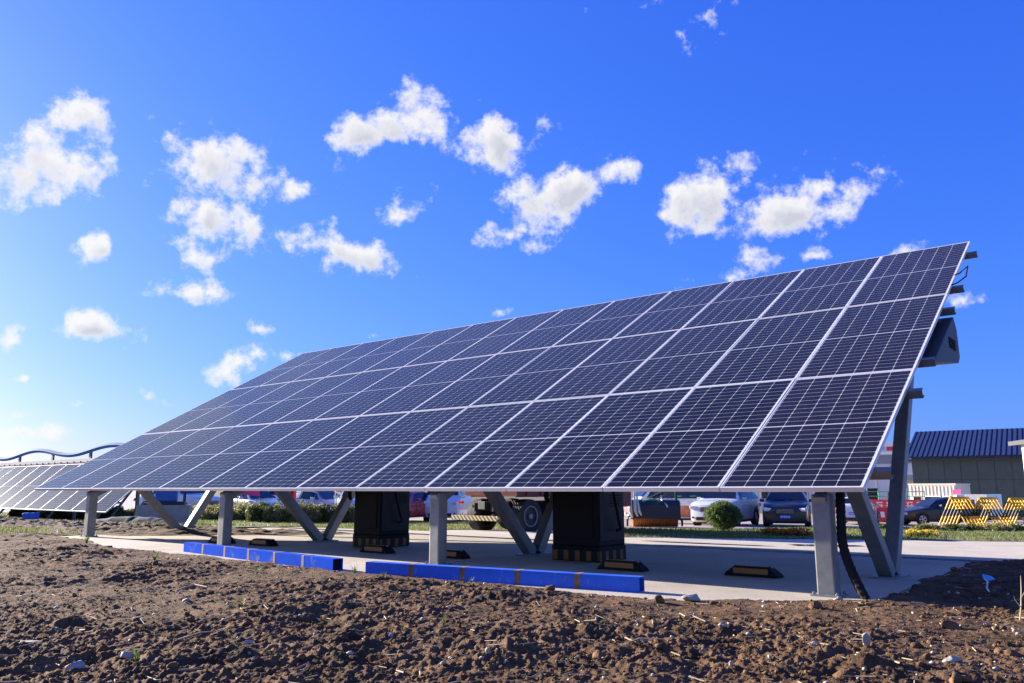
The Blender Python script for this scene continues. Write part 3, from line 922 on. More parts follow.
for s in (.38, 1.90, 2.66, 4.18, 4.98, 6.46):
    n = s * ct; z = ZB - .04 + s * st
    q = MB(); dn = Vector((0, st, -ct))   # into the back of the panel plane
    c = Vector((0, n, z)) + dn * .045
    L0, L1 = -13 * (PW + GAP) - .14, .12
    # C-shaped rail: web and two flanges, open end visible
    e2 = Vector((0, ct, st))
    q.bar(Vector((L0, 0, 0)) + c - e2 * .03, Vector((L1, 0, 0)) + c - e2 * .03, .006, .08, dn)
    q.bar(Vector((L0, 0, 0)) + c + dn * -.037, Vector((L1, 0, 0)) + c + dn * -.037, .054, .005, dn)
    q.bar(Vector((L0, 0, 0)) + c + dn * .037, Vector((L1, 0, 0)) + c + dn * .037, .054, .005, dn)
    q.build('purlin', 'steel', big)
POST_X = [-.36, -4.56, -8.76, -12.96]
for k, x in enumerate(POST_X):
    b = MB().box((x, .16, (und(.16) - .1) / 2), (.14, .14, und(.16) - .1)); po = b.build('post', 'steel', big, bevel=.012)
    pl = MB().box((x, .16, .006), (.22, .22, .012))
    for sx in (-.088, .088):
        for sy in (-.088, .088): pl.lathe([(0, .034), (.007, .034), (.007, .026), (.013, .026), (.013, .012)], (x + sx, .16 + sy, 0), 'z', 6)
    pl.build('base_plate', 'steel', po)
    rf = MB(); off = Vector((0, st, -ct)) * .16
    rf.bar(Vector((x, .02, ZB + .0)) + off, Vector((x, 5.9, ZB + 5.88 * math.tan(TILT))) + off, .10, .14, (0, -st, ct))
    rf.build('rafter', 'steel', big, bevel=.006, seg=1)
    fb = MB().bar((x, 1.84, .02), (x, .78, und(.78) - .16), .13, .13, (0, 1, 0)); fb.build('front_brace', 'steel', big, bevel=.01)
    rb = MB().bar((x, 1.96, .02), (x, 3.66, und(3.66) - .16), .13, .13, (0, 1, 0)); rb.build('rear_brace', 'steel', big, bevel=.01)
    ft = MB().box((x, 1.9, .008), (.26, .42, .016)); ft.box((x, 1.9, .06), (.012, .22, .12)); ft.build('brace_foot', 'steel', big)
# loose cable loops at the right end of the panels
cb = MB(); e2 = Vector((0, ct, st)); dn = Vector((0, st, -ct))
base = Vector((.0, 0, ZB)) + e2 * 5.3
cb.tube([base + Vector((-.1, 0, 0)) + dn * .02, base + Vector((.05, 0, .02)) + dn * .0, base + Vector((.13, 0, .06)) + e2 * .12, base + Vector((.13, 0, 0)) - e2 * .12, base + Vector((.06, 0, 0)) - e2 * .34, base + Vector((-.08, 0, 0)) - e2 * .36 + dn * .03], .009, 6)
cb.build('cable', 'rubber', big)

# dark box under the right end
bx = thing('equipment_box', 'dark grey slanted metal box hung beneath the upper right end of the large array', 'equipment box', A(0, 0, 0), ROT)
poly = [(2.45, 2.06), (3.80, 2.22), (3.90, 2.30), (3.86, 2.62), (3.74, 2.75), (3.55, 2.66)]
MB().prism([(a, b) for a, b in poly], (.08, 0, 0), (0, 1, 0), (0, 0, 1), (-1, 0, 0), .30).build('housing', 'boxgrey', bx, bevel=.012)
v = MB()
for k in range(7): v.box((.084, 3.35 + k * .05, 2.40), (.008, .022, .12), (0, 0, 0))
v.build('vent', 'rubber', bx)
MB().bar((-.05, 3.62, 2.5), (-.05, 3.62, 2.72), .04, .04).build('bracket', 'steel', bx)

# second array, further left
B0 = Vector((-11.83, 24.0, 0))
sz = tz(-12.5, 24.6)
sm_ = thing('solar_array', 'smaller low solar array of one panel row behind the large one', 'solar array', B0 + Vector((0, 0, 0)), ROT)
T2 = .74
array(sm_, 16, 1, T2, .13)
c2, s2 = math.cos(T2), math.sin(T2)
for s in (.45, 1.8):
    q = MB(); dn2 = Vector((0, s2, -c2)); c = Vector((0, s * c2, .17 + s * s2)) + dn2 * .05
    q.bar(Vector((-18.6, 0, 0)) + c, Vector((.15, 0, 0)) + c, .05, .08, dn2); q.build('purlin', 'steel', sm_)
for x in (-.9, -5.2, -9.5, -13.8, -17.6):
    g0 = sz - .02
    MB().bar((x, .42, .36), (x, -.02, g0 - .02), .07, .07, (1, 0, 0)).build('brace', 'steel', sm_)
    MB().bar((x, 1.35, 1.15), (x, 1.35, g0), .09, .09, (0, 1, 0)).build('post', 'steel', sm_)
    MB().bar((x, .45, g0 + .02), (x, 1.3, 1.0), .06, .06, (1, 0, 0)).build('diagonal_brace', 'steel', sm_)


# ------------------------------------------------------------------ things under the array
def wheel_stop(x, n, label, first=[None]):
    if first[0] is None:
        t = thing('wheel_stop', label, 'wheel stop', A(x, n), ROT, 'wheel stops in the parking bays')
        L, W, Hh = .54, .15, .095
        prof = [(-L / 2, 0), (L / 2, 0), (L / 2 - .02, .03), (L / 2 - .11, Hh), (-L / 2 + .11, Hh), (-L / 2 + .02, .03)]
        b = MB().prism(prof, (0, W / 2, 0), (1, 0, 0), (0, 0, 1), (0, -1, 0), W)
        b.build('body', 'rubber', t, bevel=.006)
        r = MB().bar((-.17, -W / 2 - .0015, .052), (.17, -W / 2 - .0015, .052), .006, .052)
        r.build('reflector', 'yellow', t, bevel=.002, seg=1)
        MB().bar((-.15, 0, Hh + .001), (.15, 0, Hh + .001), .06, .004).build('top_reflector', 'yellow', t)
        bo = MB()
        for xx in (-.2, .2): bo.lathe([(.0, .099), (.014, .099), (.016, .085)], (xx * .9, 0, -.001), 'z', 10)
        bo.build('bolts', 'steel', t)
        first[0] = t
        return t
    t = copy_tree(first[0]); t.location = A(x, n); t['label'] = label
    return t


wheel_stop(-1.38, 1.16, 'black and yellow wheel stop, nearest to the right front post')
wheel_stop(-2.66, .90, 'black and yellow wheel stop in front of the right charging cabinet')
wheel_stop(-5.05, .88, 'black and yellow wheel stop just right of the second front post')
wheel_stop(-6.32, .86, 'black and yellow wheel stop in front of the left charging cabinet')
wheel_stop(-8.66, .74, 'black and yellow wheel stop alone between third front post and V brace')
wheel_stop(-9.62, .66, 'black and yellow wheel stop half hidden behind the third front post')


def cabinet(x0, x1, n0, n1, label):
    w, d = x1 - x0, n1 - n0
    t = thing('charging_cabinet', label, 'charging cabinet', A((x0 + x1) / 2, (n0 + n1) / 2), ROT, 'charging cabinets')
    h = 1.5
    MB().box((0, 0, .17 + (h - .17) / 2), (w, d, h - .17)).build('body', 'blacksheet', t, bevel=.012)
    MB().box((w / 2 + .004, 0, .22 + (h - .28) / 2), (.008, d - .05, h - .30)).build('side_panel', 'greysheet', t, bevel=.003, seg=1)
    MB().box((0, 0, .085), (w + .012, d + .012, .17)).build('plinth', 'blacksheet', t, bevel=.004, seg=1)
    hb = MB()
    k = int(w / .155) + 1
    hb.box((0, -d / 2 - .0085, .065), (w, .004, .11))
    hb.build('hazard_band', 'hazardbase', t)
    hs = MB().box((w / 2 + .0085, 0, .065), (.004, d, .11)); hs.build('hazard_band', 'hazardside', t)
    dr = MB().box((-.02, -d / 2 - .004, .86), (w - .10, .008, 1.2)); dr.build('door', 'blacksheet', t, bevel=.003, seg=1)
    MB().box((0, -d / 2 - .010, 1.2), (w * .5, .008, .22)).build('screen', 'glass', t)
    vt = MB()
    for i in range(5): vt.box((w / 2 + .010, .08, .62 + i * .03), (.006, d * .45, .012))
    vt.build('vent', 'rubber', t)
    MB().box((w / 2 + .05, -.1, .92), (.09, .10, .12)).build('holster', 'rubber', t, bevel=.012)
    hp = []
    for i in range(22):
        s = i / 21
        hp.append((w / 2 + .06 + .03 * math.sin(s * 3.1), -.1 + .22 * s ** 2 - (.10 if s > .93 else 0), .95 - .66 * s + (.0 if s < .9 else (s - .9) * .5)))
    MB().tube(hp, .016, 8).build('charging_hose', 'rubber', t, smooth=True)
    gp = MB().tube([(-w / 2 - .03, -d / 2 - .02, .92), (-w / 2 - .05, -d / 2 - .06, .84), (-w / 2 - .04, -d / 2 - .06, .70), (-w / 2 - .03, -d / 2 - .04, .66)], [.02, .03, .03, .02], 10)
    gp.build('charging_plug', 'rubber', t, smooth=True)
    return t


cabinet(-3.94, -3.30, 1.45, 2.02, 'tall black charging cabinet with a hose, standing behind the right wheel stops')
cabinet(-7.50, -6.94, 1.45, 2.02, 'tall black charging cabinet behind the left wheel stops, left of the second post')


def beam(p0, p1, nseg, worn, label):
    p0 = Vector(p0); p1 = Vector(p1)
    L = (p1 - p0).length; ang = math.atan2((p1 - p0).y, (p1 - p0).x)
    t = thing('box_beam', label, 'steel beam', (p0 + p1) / 2, ang, 'blue steel beams along the slab edge')
    w, h, th = .12, .12, .008
    js = .055
    seg = (L - (nseg - 1) * js) / nseg
    for k in range(nseg):
        x0 = -L / 2 + k * (seg + js)
        b = MB()
        x1 = x0 + seg
        last = k == nseg - 1
        # hollow section
        b.box(((x0 + x1) / 2, -w / 2 + th / 2, h / 2), (seg, th, h)); b.box(((x0 + x1) / 2, w / 2 - th / 2, h / 2), (seg, th, h))
        b.box(((x0 + x1) / 2, 0, h - th / 2), (seg, w - 2 * th, th)); b.box(((x0 + x1) / 2, 0, th / 2), (seg, w - 2 * th, th))
        b.build('painted_length', worn if worn else 'blue', t)
        if k < nseg - 1:
            MB().box((x1 + js / 2, 0, h / 2), (js, w + .004, h + .004)).build('welded_joint', 'rust', t, bevel=.003, seg=1)
    MB().box((L / 2 - .05, 0, h / 2), (.02, w - 2 * th - .002, h - 2 * th - .002)).build('dark_hollow', 'black', t)  # black plug painted as the shade inside the open end
    return t


beam(A(-4.36, -1.00, .0), A(-1.60, -.56, .0), 5, None, 'long bright blue steel box beam with rusty joints, nearest to the camera')
beam(A(-8.45, -.56, .0), A(-4.86, -.98, .0), 6, 'wornblue', 'scratched pale-patched blue steel box beam, further left')

# flexible conduit behind the right post
cp = []
for i in range(40):
    s = i / 39
    z = .83 * (1 - s)
    cp.append(A(-.24 + .26 * max(0, s - .45) ** 1.6 * 1.6, .22 - .10 * s, z + (.0 if s < .97 else .0)))
o = MB().tube(cp, [.034 + (.004 if i % 2 else 0) for i in range(40)], 10).build('conduit', 'rubber', smooth=False)
tag(o, 'black corrugated conduit running down behind the right front post', 'conduit')
wr = [A(.38, 2.15, .02), A(.48, 1.7, .03), A(.55, 1.2, .03), A(.62, .85, .04)]
o = MB().tube(wr, .006, 6).build('wire', 'alu', smooth=True)
tag(o, 'thin pale wire lying over the shaded dirt right of the V brace', 'wire')


# ------------------------------------------------------------------ stones, twigs, weeds, litter
def stone(x, y, sx, sy, sz_, label, seed, rz=0.0, m='stone'):
    g = np.random.default_rng(seed)
    V, F = ico(3)
    d = 1 + .55 * (fbm(V[:, 0] * 1.3 + seed, V[:, 1] * 1.3 + V[:, 2] * 1.7, seed, 4) - .5) * 1.6
    # chipped facets
    for _ in range(9):
        nrm = g.normal(size=3); nrm /= np.linalg.norm(nrm); k = .45 + .30 * g.random()
        pr = V @ nrm * d
        ex = np.maximum(pr - k, 0); V = V - nrm * (ex / np.maximum(d, .2))[:, None] * .92
    V = V * d[:, None] * np.array([sx, sy, sz_]) / 2
    o = mesh_np('stone', V, F, m)
    o.location = (x, y, float(soil_h(np.array([x]), np.array([y]))[0]) + sz_ * .22); o.rotation_euler = (0, 0, rz)
    tag(o, label, 'stone', 'stones lying in the soil')


stone(-2.53, 4.45, .15, .08, .06, 'pale flat concrete lump at the far left of the soil', 1, .1)
stone(-1.97, 3.86, .10, .09, .075, 'grey lumpy stone at lower left of the soil', 2, .5)
stone(-1.80, 3.98, .06, .05, .05, 'small round grey stone touching the lumpy stone at lower left', 3)
stone(-2.30, 5.9, .06, .05, .04, 'small whitish stone halfway up the soil at left', 4)
stone(1.72, 4.12, .055, .045, .085, 'white pointed stone chip standing at lower right of the soil', 5, .3)
stone(2.02, 3.9, .10, .06, .05, 'whitish broken concrete piece at the bottom right edge of the soil', 6, .4)
stone(1.50, 4.2, .07, .04, .03, 'flat grey chip just left of the white pointed stone', 7)
stone(1.18, 4.75, .055, .045, .03, 'flat white chip in the soil below the right wheel stop', 8)
stone(1.30, 6.08, .16, .11, .075, 'grey rubble lump at the end of the nearest blue beam', 9, .3)
stone(2.62, 6.33, .17, .10, .065, 'grey rubble lump at the foot of the right front post', 10, .2)
stone(2.42, 6.22, .11, .07, .04, 'smaller pale rubble piece leaning by the right front post', 11, .9)
stone(3.08, 6.78, .28, .20, .07, 'broken grey concrete slab piece right of the conduit', 12, .5)
stone(.95, 4.2, .05, .035, .035, 'small pale stone at the bottom of the soil right of centre', 13)
stone(-.78, 4.1, .05, .04, .025, 'small pale chip at the bottom of the soil left of centre', 14)
stone(-1.35, 4.35, .06, .04, .03, 'tan stone chip at lower left between clods', 15, .8)
stone(2.0, 5.55, .12, .1, .08, 'dark clod sitting high in the soil below the right post', 16, .2, 'clod')
stone(1.05, 5.95, .10, .08, .07, 'dark rounded clod below the end of the nearest blue beam', 17, .2, 'clod')
stone(2.55, 4.9, .13, .10, .08, 'dark clod in the soil at right edge of the picture', 18, .2, 'clod')


def sh(x, y): return float(soil_h(np.array([x]), np.array([y]))[0])


def twig(pts, r, label, name='twig', m='straw'):
    P = [Vector((x, y, sh(x, y) + z)) for x, y, z in pts]
    o = MB().tube(P, [r * (1 - .6 * i / (len(P) - 1)) for i in range(len(P))], 6).build(name, m, smooth=True)
    return tag(o, label, 'twig')


twig([(-2.72, 6.78, .02), (-2.60, 6.85, .05), (-2.45, 6.72, .03), (-2.25, 6.78, .03)], .009, 'pale curved twig lying on the soil below the scratched blue beam')
twig([(-1.75, 4.42, .01), (-1.66, 4.5, .03), (-1.58, 4.62, .03)], .005, 'thin brown stick poking out of the soil at lower left')
twig([(.55, 4.3, .01), (.66, 4.38, .03), (.80, 4.44, .02)], .006, 'short pale stick lying at the bottom of the soil right of centre')
t = thing('dry_stalk', 'dry pale plant stalk standing at the right edge of the soil', 'plant', (3.13, 5.2, sh(3.13, 5.2)))
MB().tube([(0, 0, -.02), (.02, .0, .08), (.045, .02, .18), (.05, .02, .26)], [.006, .005, .004, .0015], 6).build('stem', 'straw', t, smooth=True)
MB().tube([(.03, .01, .12), (.07, .02, .17), (.09, .03, .20)], [.003, .002, .001], 5).build('branch', 'straw', t, smooth=True)
MB().tube([(.02, .0, .07), (-.02, -.01, .12), (-.03, -.02, .14)], [.003, .002, .001], 5).build('branch', 'straw', t, smooth=True)
o = MB().add([(0, 0, 0), (.10, .02, .01), (.11, .09, .03), (.03, .09, .05), (.0, .04, .02), (0, 0, -.004), (.10, .02, .006), (.11, .09, .026), (.03, .09, .046), (.0, .04, .016)],
             [(0, 1, 2, 3, 4), (9, 8, 7, 6, 5), (0, 1, 6, 5), (1, 2, 7, 6), (2, 3, 8, 7), (3, 4, 9, 8), (4, 0, 5, 9)]).build('litter_scrap', 'skyblue', loc=(4.22, 7.45, sh(4.22, 7.45) + .005))
tag(o, 'crumpled pale blue scrap of litter on the shaded dirt at right', 'litter')


def leaves_np(g, n, center, rad, size, shell=.0, flat=1.0, low=-1.0):
    """n leaf quads within an ellipsoid"""
    d = g.normal(size=(n, 3)); d /= np.linalg.norm(d, axis=1)[:, None]
    r = (shell ** 3 + (1 - shell ** 3) * g.random(n)) ** (1 / 3)
    P = d * r[:, None]; P = P[P[:, 2] > low]; n = len(P)
    P = P * np.array(rad) + np.array(center)
    a = g.normal(size=(n, 3)); a /= np.linalg.norm(a, axis=1)[:, None]
    b = np.cross(a, g.normal(size=(n, 3))); b /= np.linalg.norm(b, axis=1)[:, None]
    s = size * (.5 + g.random(n))[:, None]
    Q = np.stack([P - a * s, P - b * s * .45, P + a * s, P + b * s * .45], 1)
    return Q


def quads(name, Q, m, parent=None):
    Q = np.concatenate(Q) if isinstance(Q, list) else Q
    return mesh_np(name, Q.reshape(-1, 3), np.arange(len(Q) * 4).reshape(-1, 4), m, parent)


WEEDS = [(-6.26, 12.2, .20, 'low green weed by the far left end of the slab'), (-4.10, 9.55, .15, 'small green weed at the left soil edge below the slab'), (-2.50, 8.2, .10, 'small weed under the middle of the scratched blue beam'),
         (-1.52, 8.05, .12, 'green weed between the two blue beams'), (-.40, 4.95, .07, 'tiny green seedling in the middle of the soil'), (-.62, 4.8, .05, 'tiny pale seedling left of the middle of the soil'),
         (-1.70, 3.85, .09, 'thin green sprout at the bottom left of the soil'), (-1.80, 5.6, .07, 'tiny sprout in the soil left of centre'), (-1.15, 7.5, .08, 'grass tuft in front of the nearest blue beam, left part'),
         (-.35, 7.15, .07, 'grass tuft in front of the nearest blue beam, middle part'), (.3, 6.85, .06, 'grass tuft in front of the nearest blue beam, right part'), (2.05, 5.0, .05, 'tiny sprout at right of the soil')]
for i, (x, y, s, lb) in enumerate(WEEDS):
    g = np.random.default_rng(100 + i)
    t = thing('weed', lb, 'weed', (x, y, sh(x, y)), 0, 'weeds sprouting in the soil')
    Q = []
    for k in range(14):
        a = g.random() * 6.283; L = s * (.5 + g.random() * .6); lean = .3 + g.random() * .8; w = s * .05
        dx, dy = math.cos(a), math.sin(a)
        p = np.array([0, 0, 0.]); prev = None
        for q in range(3):
            p0 = np.array([dx, dy, 0]) * L * lean * (q / 3) ** 1.3 + np.array([0, 0, L * (q / 3)])
            p1 = np.array([dx, dy, 0]) * L * lean * ((q + 1) / 3) ** 1.3 + np.array([0, 0, L * ((q + 1) / 3) * (1 - .15 * q * lean)])
            w0 = w * (1 - q / 3.2); w1 = w * (1 - (q + 1) / 3.2); sd = np.array([-dy, dx, 0])
            Q.append([p0 - sd * w0, p0 + sd * w0, p1 + sd * w1, p1 - sd * w1])
    quads('leaves', np.array(Q), 'weed', t)


# ------------------------------------------------------------------ bushes and flowers
def shrub(x, y, rx, rz_, label, m, n, seed, leaf=.05, name='shrub', group=None, cat='shrub', trim=False):
    g = np.random.default_rng(seed); z = tz(x, y)
    t = thing(name, label, cat, (x, y, z), 0, group)
    Q = []
    if trim:
        Q.append(leaves_np(g, n // 2, (0, 0, rz_ * .98), (rx * .95, rx * .95, rz_ * .95), leaf, .80, low=-.93))
        Q.append(leaves_np(g, n // 3, (0, 0, rz_ * .95), (rx * .8, rx * .8, rz_ * .8), leaf * 1.4, .0))
        for k in range(130):
            d = g.normal(size=3); d /= np.linalg.norm(d); d[2] = abs(d[2]) * .9 - .2
            rr = g.random() * .14 + .90; Q.append(leaves_np(g, 40, d * np.array([rx, rx, rz_]) * rr + np.array([0, 0, rz_]), (rx * (.10 + .10 * g.random()),) * 3, leaf))
    else:
        for k in range(int(14 + n / 200)):
            a = g.random() * 6.283; r = rx * math.sqrt(g.random()) * .85; hh = rz_ * 2 * (.45 + .55 * g.random()) * (1 - .35 * (r / rx) ** 2)
            c = (r * math.cos(a), r * math.sin(a) * .7, hh * .5)
            Q.append(leaves_np(g, n // 16, c, (rx * .26, rx * .26, hh * .52), leaf))
    quads('foliage', Q, m, t)
    b = MB()
    for k in range(7):
        a = k * .9; b.tube([(0, 0, -.03), (rx * .25 * math.cos(a), rx * .25 * math.sin(a), rz_ * .6), (rx * .55 * math.cos(a), rx * .55 * math.sin(a), rz_ * 1.3)], [.02, .014, .006], 5)
    b.build('stems', 'stem', t, smooth=True)
    return t


shrub(7.37, 28.8, .62, .55, 'clipped round green bush in front of the white SUV', 'bush', 7000, 5, .030, 'round_bush', None, 'bush', True)
HD = [(-14.2, 37.5, .7, .38, 'hedge', 'low scrubby shrub left of the white SUV bonnet'), (-12.6, 37.6, .9, .45, 'hedge', 'pale green shrub in the row right of the third front post'),
      (-15.4, 38.4, .9, .40, 'hedge', 'yellowish shrub at the left end of the hedge row'), (-13.4, 36.9, .9, .42, 'hedge', 'low loose shrub behind the third front post'),
      (-11.6, 36.6, .8, .50, 'hedge', 'tall loose shrub before the grey sedan'), (-10.5, 34.6, .75, .52, 'hedge2', 'darkest green shrub in the hedge row'),
      (-9.6, 34.4, .8, .50, 'hedge', 'yellow-green shrub left of the V brace'), (-8.7, 34.8, .8, .52, 'hedge', 'dense shrub seen inside the V brace, left part'),
      (-7.8, 35.2, .75, .55, 'hedge2', 'darker rounded shrub seen inside the V brace'), (-7.0, 35.4, .7, .48, 'hedge', 'reddish thin shrub right of the V brace'), (-6.0, 35.8, .7, .4, 'hedge', 'shrub beside the left charging cabinet')]
for i, (x, y, rx, rz_, m, lb) in enumerate(HD):
    shrub(x, y, rx, rz_, lb, m, 2600, 40 + i, .05, group='scrubby shrubs in a row along the lawn')
for i, (x, y, rx, lb) in enumerate([(-17.8, 31.2, 1.2, 'dark green shrub behind the small array at the far left edge'), (-15.4, 29.3, 1.2, 'dark green shrub behind the middle of the small array'), (-13.0, 27.4, 1.1, 'dark green shrub behind the right end of the small array')]):
    shrub(x, y, rx, .33, lb, 'hedge2', 4200, 80 + i, .06, group='dark shrubs behind the small array')
VP = [(8.6, 26.6, .55, .12, 'hedge2', 'dark low plants behind the orange flowers'), (15.2, 33.4, .8, .16, 'hedge2', 'low plants right of the V brace on the verge'), (16.8, 33.6, .8, .18, 'hedge', 'loose low plants before the black car'),
      (18.4, 33.6, .8, .20, 'hedge2', 'dark low plants before the leftmost striped barrier'), (19.9, 33.9, .7, .20, 'hedge', 'reddish low plants before the middle striped barrier'), (21.3, 34.4, .7, .2, 'hedge2', 'low plants at the right end of the verge')]
for i, (x, y, rx, rz_, m, lb) in enumerate(VP):
    shrub(x, y, rx, rz_, lb, m, 1300, 60 + i, .05, 'low_shrub', 'low plants along the verge')


def flowers(x0, x1, y, n, m, label, seed):
    g = np.random.default_rng(seed)
    X = x0 + (x1 - x0) * g.random(n); Y = y + (g.random(n) - .5) * .5
    t = thing('flower_bed', label, 'flowers', ((x0 + x1) / 2, y, tz((x0 + x1) / 2, y)))
    cx = (x0 + x1) / 2; cz = tz(cx, y)
    Q = []; S = []
    for x, yy in zip(X, Y):
        hz = tz(x, yy) - cz; hh = .10 + .12 * g.random()
        Q.append(leaves_np(g, 9, (x - cx, yy - y, hz + hh), (.05, .05, .03), .035))
        S.append(leaves_np(g, 8, (x - cx, yy - y, hz + hh * .45), (.05, .05, .07), .035))
    quads('blooms', Q, m, t); quads('leaves', S, 'weed', t)


flowers(7.5, 9.0, 24.9, 130, 'orange', 'bed of orange flowers on the verge before the dark SUV', 3)
flowers(12.0, 12.9, 25.3, 60, 'petal', 'small clump of yellow flowers on the verge right of the V brace', 4)


# ------------------------------------------------------------------ vehicles
def wheel(parent, x, y, r, w, side, rimmat='rim', name='wheel', spokes=True):
    prof = [(r * .60, -w / 2 + .01), (r * .9, -w / 2), (r * .985, -w / 2 + .03), (r, 0), (r * .985, w / 2 - .03), (r * .9, w / 2), (r * .60, w / 2 - .01)]
    t = MB().lathe(prof, (0, 0, 0), 'y', 28).build(name, 'tyre', parent, smooth=True, loc=(x, y, r))
    b = MB(); o = side * (w / 2 - .02)
    b.lathe([(r * .61, o - side * .05), (r * .61, o + side * .012), (r * .55, o + side * .012), (r * .54, o - side * .03)], (0, 0, 0), 'y', 28)
    for k in range(5 if spokes else 0):
        a = k * 2 * math.pi / 5
        for da in (-.13, .13):
            b.bar((r * .12 * math.cos(a), o - side * .005, r * .12 * math.sin(a)), (r * .56 * math.cos(a + da), o - side * .01, r * .56 * math.sin(a + da)), .03, .02, (0, 1, 0))
    b.lathe([(0, o + side * .01), (r * .15, o + side * .008), (r * .16, o - side * .03)], (0, 0, 0), 'y', 16)
    b.build('rim', rimmat, t, smooth=False)
    MB().lathe([(0, o - side * .05), (r * .6, o - side * .05)], (0, 0, 0), 'y', 20).build('brake_disc', 'trim', t)
    return t


def car(name, label, cat, loc, heading, paint, kind='sedan', L=4.7, W=1.82, Ht=1.46, plate='plate', group='cars parked beyond the grass'):
    """heading: world angle of the car's nose (its local +x)"""
    root = thing(name, label, cat, loc, heading, group)
    wr = .36 if kind != 'sedan' else .33
    if kind == 'sedan':   # x, hood/roof top z, belt z, half width, roof half width
        ST = [(.500, .60, .58, .66, .60), (.485, .70, .66, .80, .72), (.44, .78, .74, .87, .80), (.30, .90, .86, .91, .84), (.205, .96, .93, .91, .84),
              (.07, 1.36, .95, .91, .62), (0, 1.44, .95, .91, .62), (-.12, 1.46, .96, .91, .62), (-.24, 1.40, .97, .91, .61), (-.345, 1.08, 1.0, .90, .76), (-.42, 1.05, 1.0, .88, .80), (-.485, 1.00, .95, .80, .74), (-.50, .90, .86, .72, .66)]
    elif kind == 'suv':
        ST = [(.500, .74, .70, .68, .60), (.487, .90, .84, .82, .74), (.45, 1.00, .95, .90, .82), (.32, 1.09, 1.05, .93, .86), (.235, 1.12, 1.09, .93, .86),
              (.105, 1.55, 1.08, .93, .66), (.04, 1.64, 1.08, .93, .67), (-.15, 1.66, 1.09, .93, .67), (-.32, 1.62, 1.11, .92, .66), (-.43, 1.52, 1.13, .90, .64), (-.485, 1.12, 1.10, .84, .74), (-.50, 1.0, .96, .78, .70)]
    else:  # van
        ST = [(.500, .80, .76, .74, .66), (.487, 1.0, .95, .86, .78), (.45, 1.10, 1.04, .92, .84), (.40, 1.18, 1.12, .94, .86), (.28, 1.82, 1.12, .94, .76), (.22, 1.95, 1.12, .94, .78),
              (0, 1.98, 1.12, .94, .78), (-.3, 1.98, 1.12, .94, .78), (-.46, 1.94, 1.12, .94, .77), (-.495, 1.85, 1.12, .92, .75), (-.50, 1.1, 1.05, .90, .82)]
    zmax = max(s[1] for s in ST); kz = Ht / zmax; kw = (W / 2) / .93
    secs = []
    for (fx, zt_, zb, hw, rw) in ST:
        zt_ *= kz; zb *= kz; hw *= kw; rw *= kw
        zl = .20 if abs(fx) < .46 else .27
        ed = .05
        pts = [(0, zl), (hw * .86, zl), (hw * .985, zl + .10), (hw, zl + .28), (hw * .995, (zb + zl + .28) / 2 + .05), (hw * .965, zb), (rw, max(zb + .012, zt_ - ed)), (rw * .80, max(zb + .02, zt_ - .008)), (0, zt_ + .012)]
        secs.append((fx * L, pts))
    b = MB(); n = len(secs[0][1])
    full = lambda x, pts: [(x, y, z) for y, z in pts] + [(x, -y, z) for y, z in reversed(pts[1:-1])]
    rings = [full(x, p) for x, p in secs]; m = len(rings[0])
    vs = [v for r in rings for v in r]; fs = []
    for i in range(len(rings) - 1):
        for k in range(m):
            fs.append((i * m + k, i * m + (k + 1) % m, (i + 1) * m + (k + 1) % m, (i + 1) * m + k))
    fs.append(tuple(range(m))); fs.append(tuple(reversed(range((len(rings) - 1) * m, len(rings) * m))))
    b.add(vs, fs); b.build('body', paint, root, smooth=True)

    # windows: panes laid over the greenhouse, lifted 6 mm off the skin
    def sk(i, f, side, t):     # point between stations i..i+1 (f), from belt (t=0) to roof edge (t=1)
        (xa, pa), (xb, pb) = secs[i], secs[i + 1]
        a5, a6 = Vector((xa, pa[5][0], pa[5][1])), Vector((xa, pa[6][0], pa[6][1])); b5, b6 = Vector((xb, pb[5][0], pb[5][1])), Vector((xb, pb[6][0], pb[6][1]))
        p = a5.lerp(b5, f).lerp(a6.lerp(b6, f), t); p.y = (p.y + .006) * side; return p

    ig = [i for i, s in enumerate(ST) if s[1] - s[2] > .2]
    i0, i1 = ig[0], ig[-1]
    for side in (1, -1):
        g = MB()
        lo, hi = .06, .88
        cells = []
        cells.append([sk(i0 - 1, .35, side, lo + .02), sk(i0, .0, side, lo), sk(i0, .0, side, hi)])
        f = [sk(i0 - 1, .40, side, .10), sk(i0, 0, side, lo), sk(i0, 0, side, hi), sk(i0 - 1, .93, side, hi)]
        g.add(f, [(0, 1, 2, 3)])
        for i in range(i0, i1):
            e = .0 if i > i0 else 0
            g.add([sk(i, .04 if i % 2 else 0, side, lo), sk(i, 1, side, lo), sk(i, 1, side, hi), sk(i, .04 if i % 2 else 0, side, hi)], [(0, 1, 2, 3)])
        if kind != 'van' and i1 + 1 < len(secs):
            g.add([sk(i1, 0, side, lo), sk(i1, .55, side, .12), sk(i1, .12, side, hi), sk(i1, 0, side, hi)], [(0, 1, 2, 3)])
        g.build('side_window', 'glass', root)
        mz = secs[i0][1][5][1] + .07
        MB().box((secs[i0][0] + .12, side * (W / 2 + .09), mz), (.12, .20, .13)).build('mirror', paint, root, bevel=.03)
        sk_ = MB().box((0, side * (W / 2 - .02), .24), (L * .50, .05, .10)); sk_.build('sill_trim', 'trim', root, bevel=.01)
        dl = MB()
        for xx in (secs[i0][0] + .12, secs[i0][0] - L * .225, secs[i0][0] - L * .42):
            dl.box((xx, side * (W / 2 - .004), .66), (.010, .012, .50))
        dl.build('door_gaps', 'trim', root)
        dh = MB()
        for xx in (secs[i0][0] - L * .17, secs[i0][0] - L * .38): dh.box((xx, side * (W / 2 + .004), .80 * kz), (.16, .03, .03))
        dh.build('door_handle', paint, root)
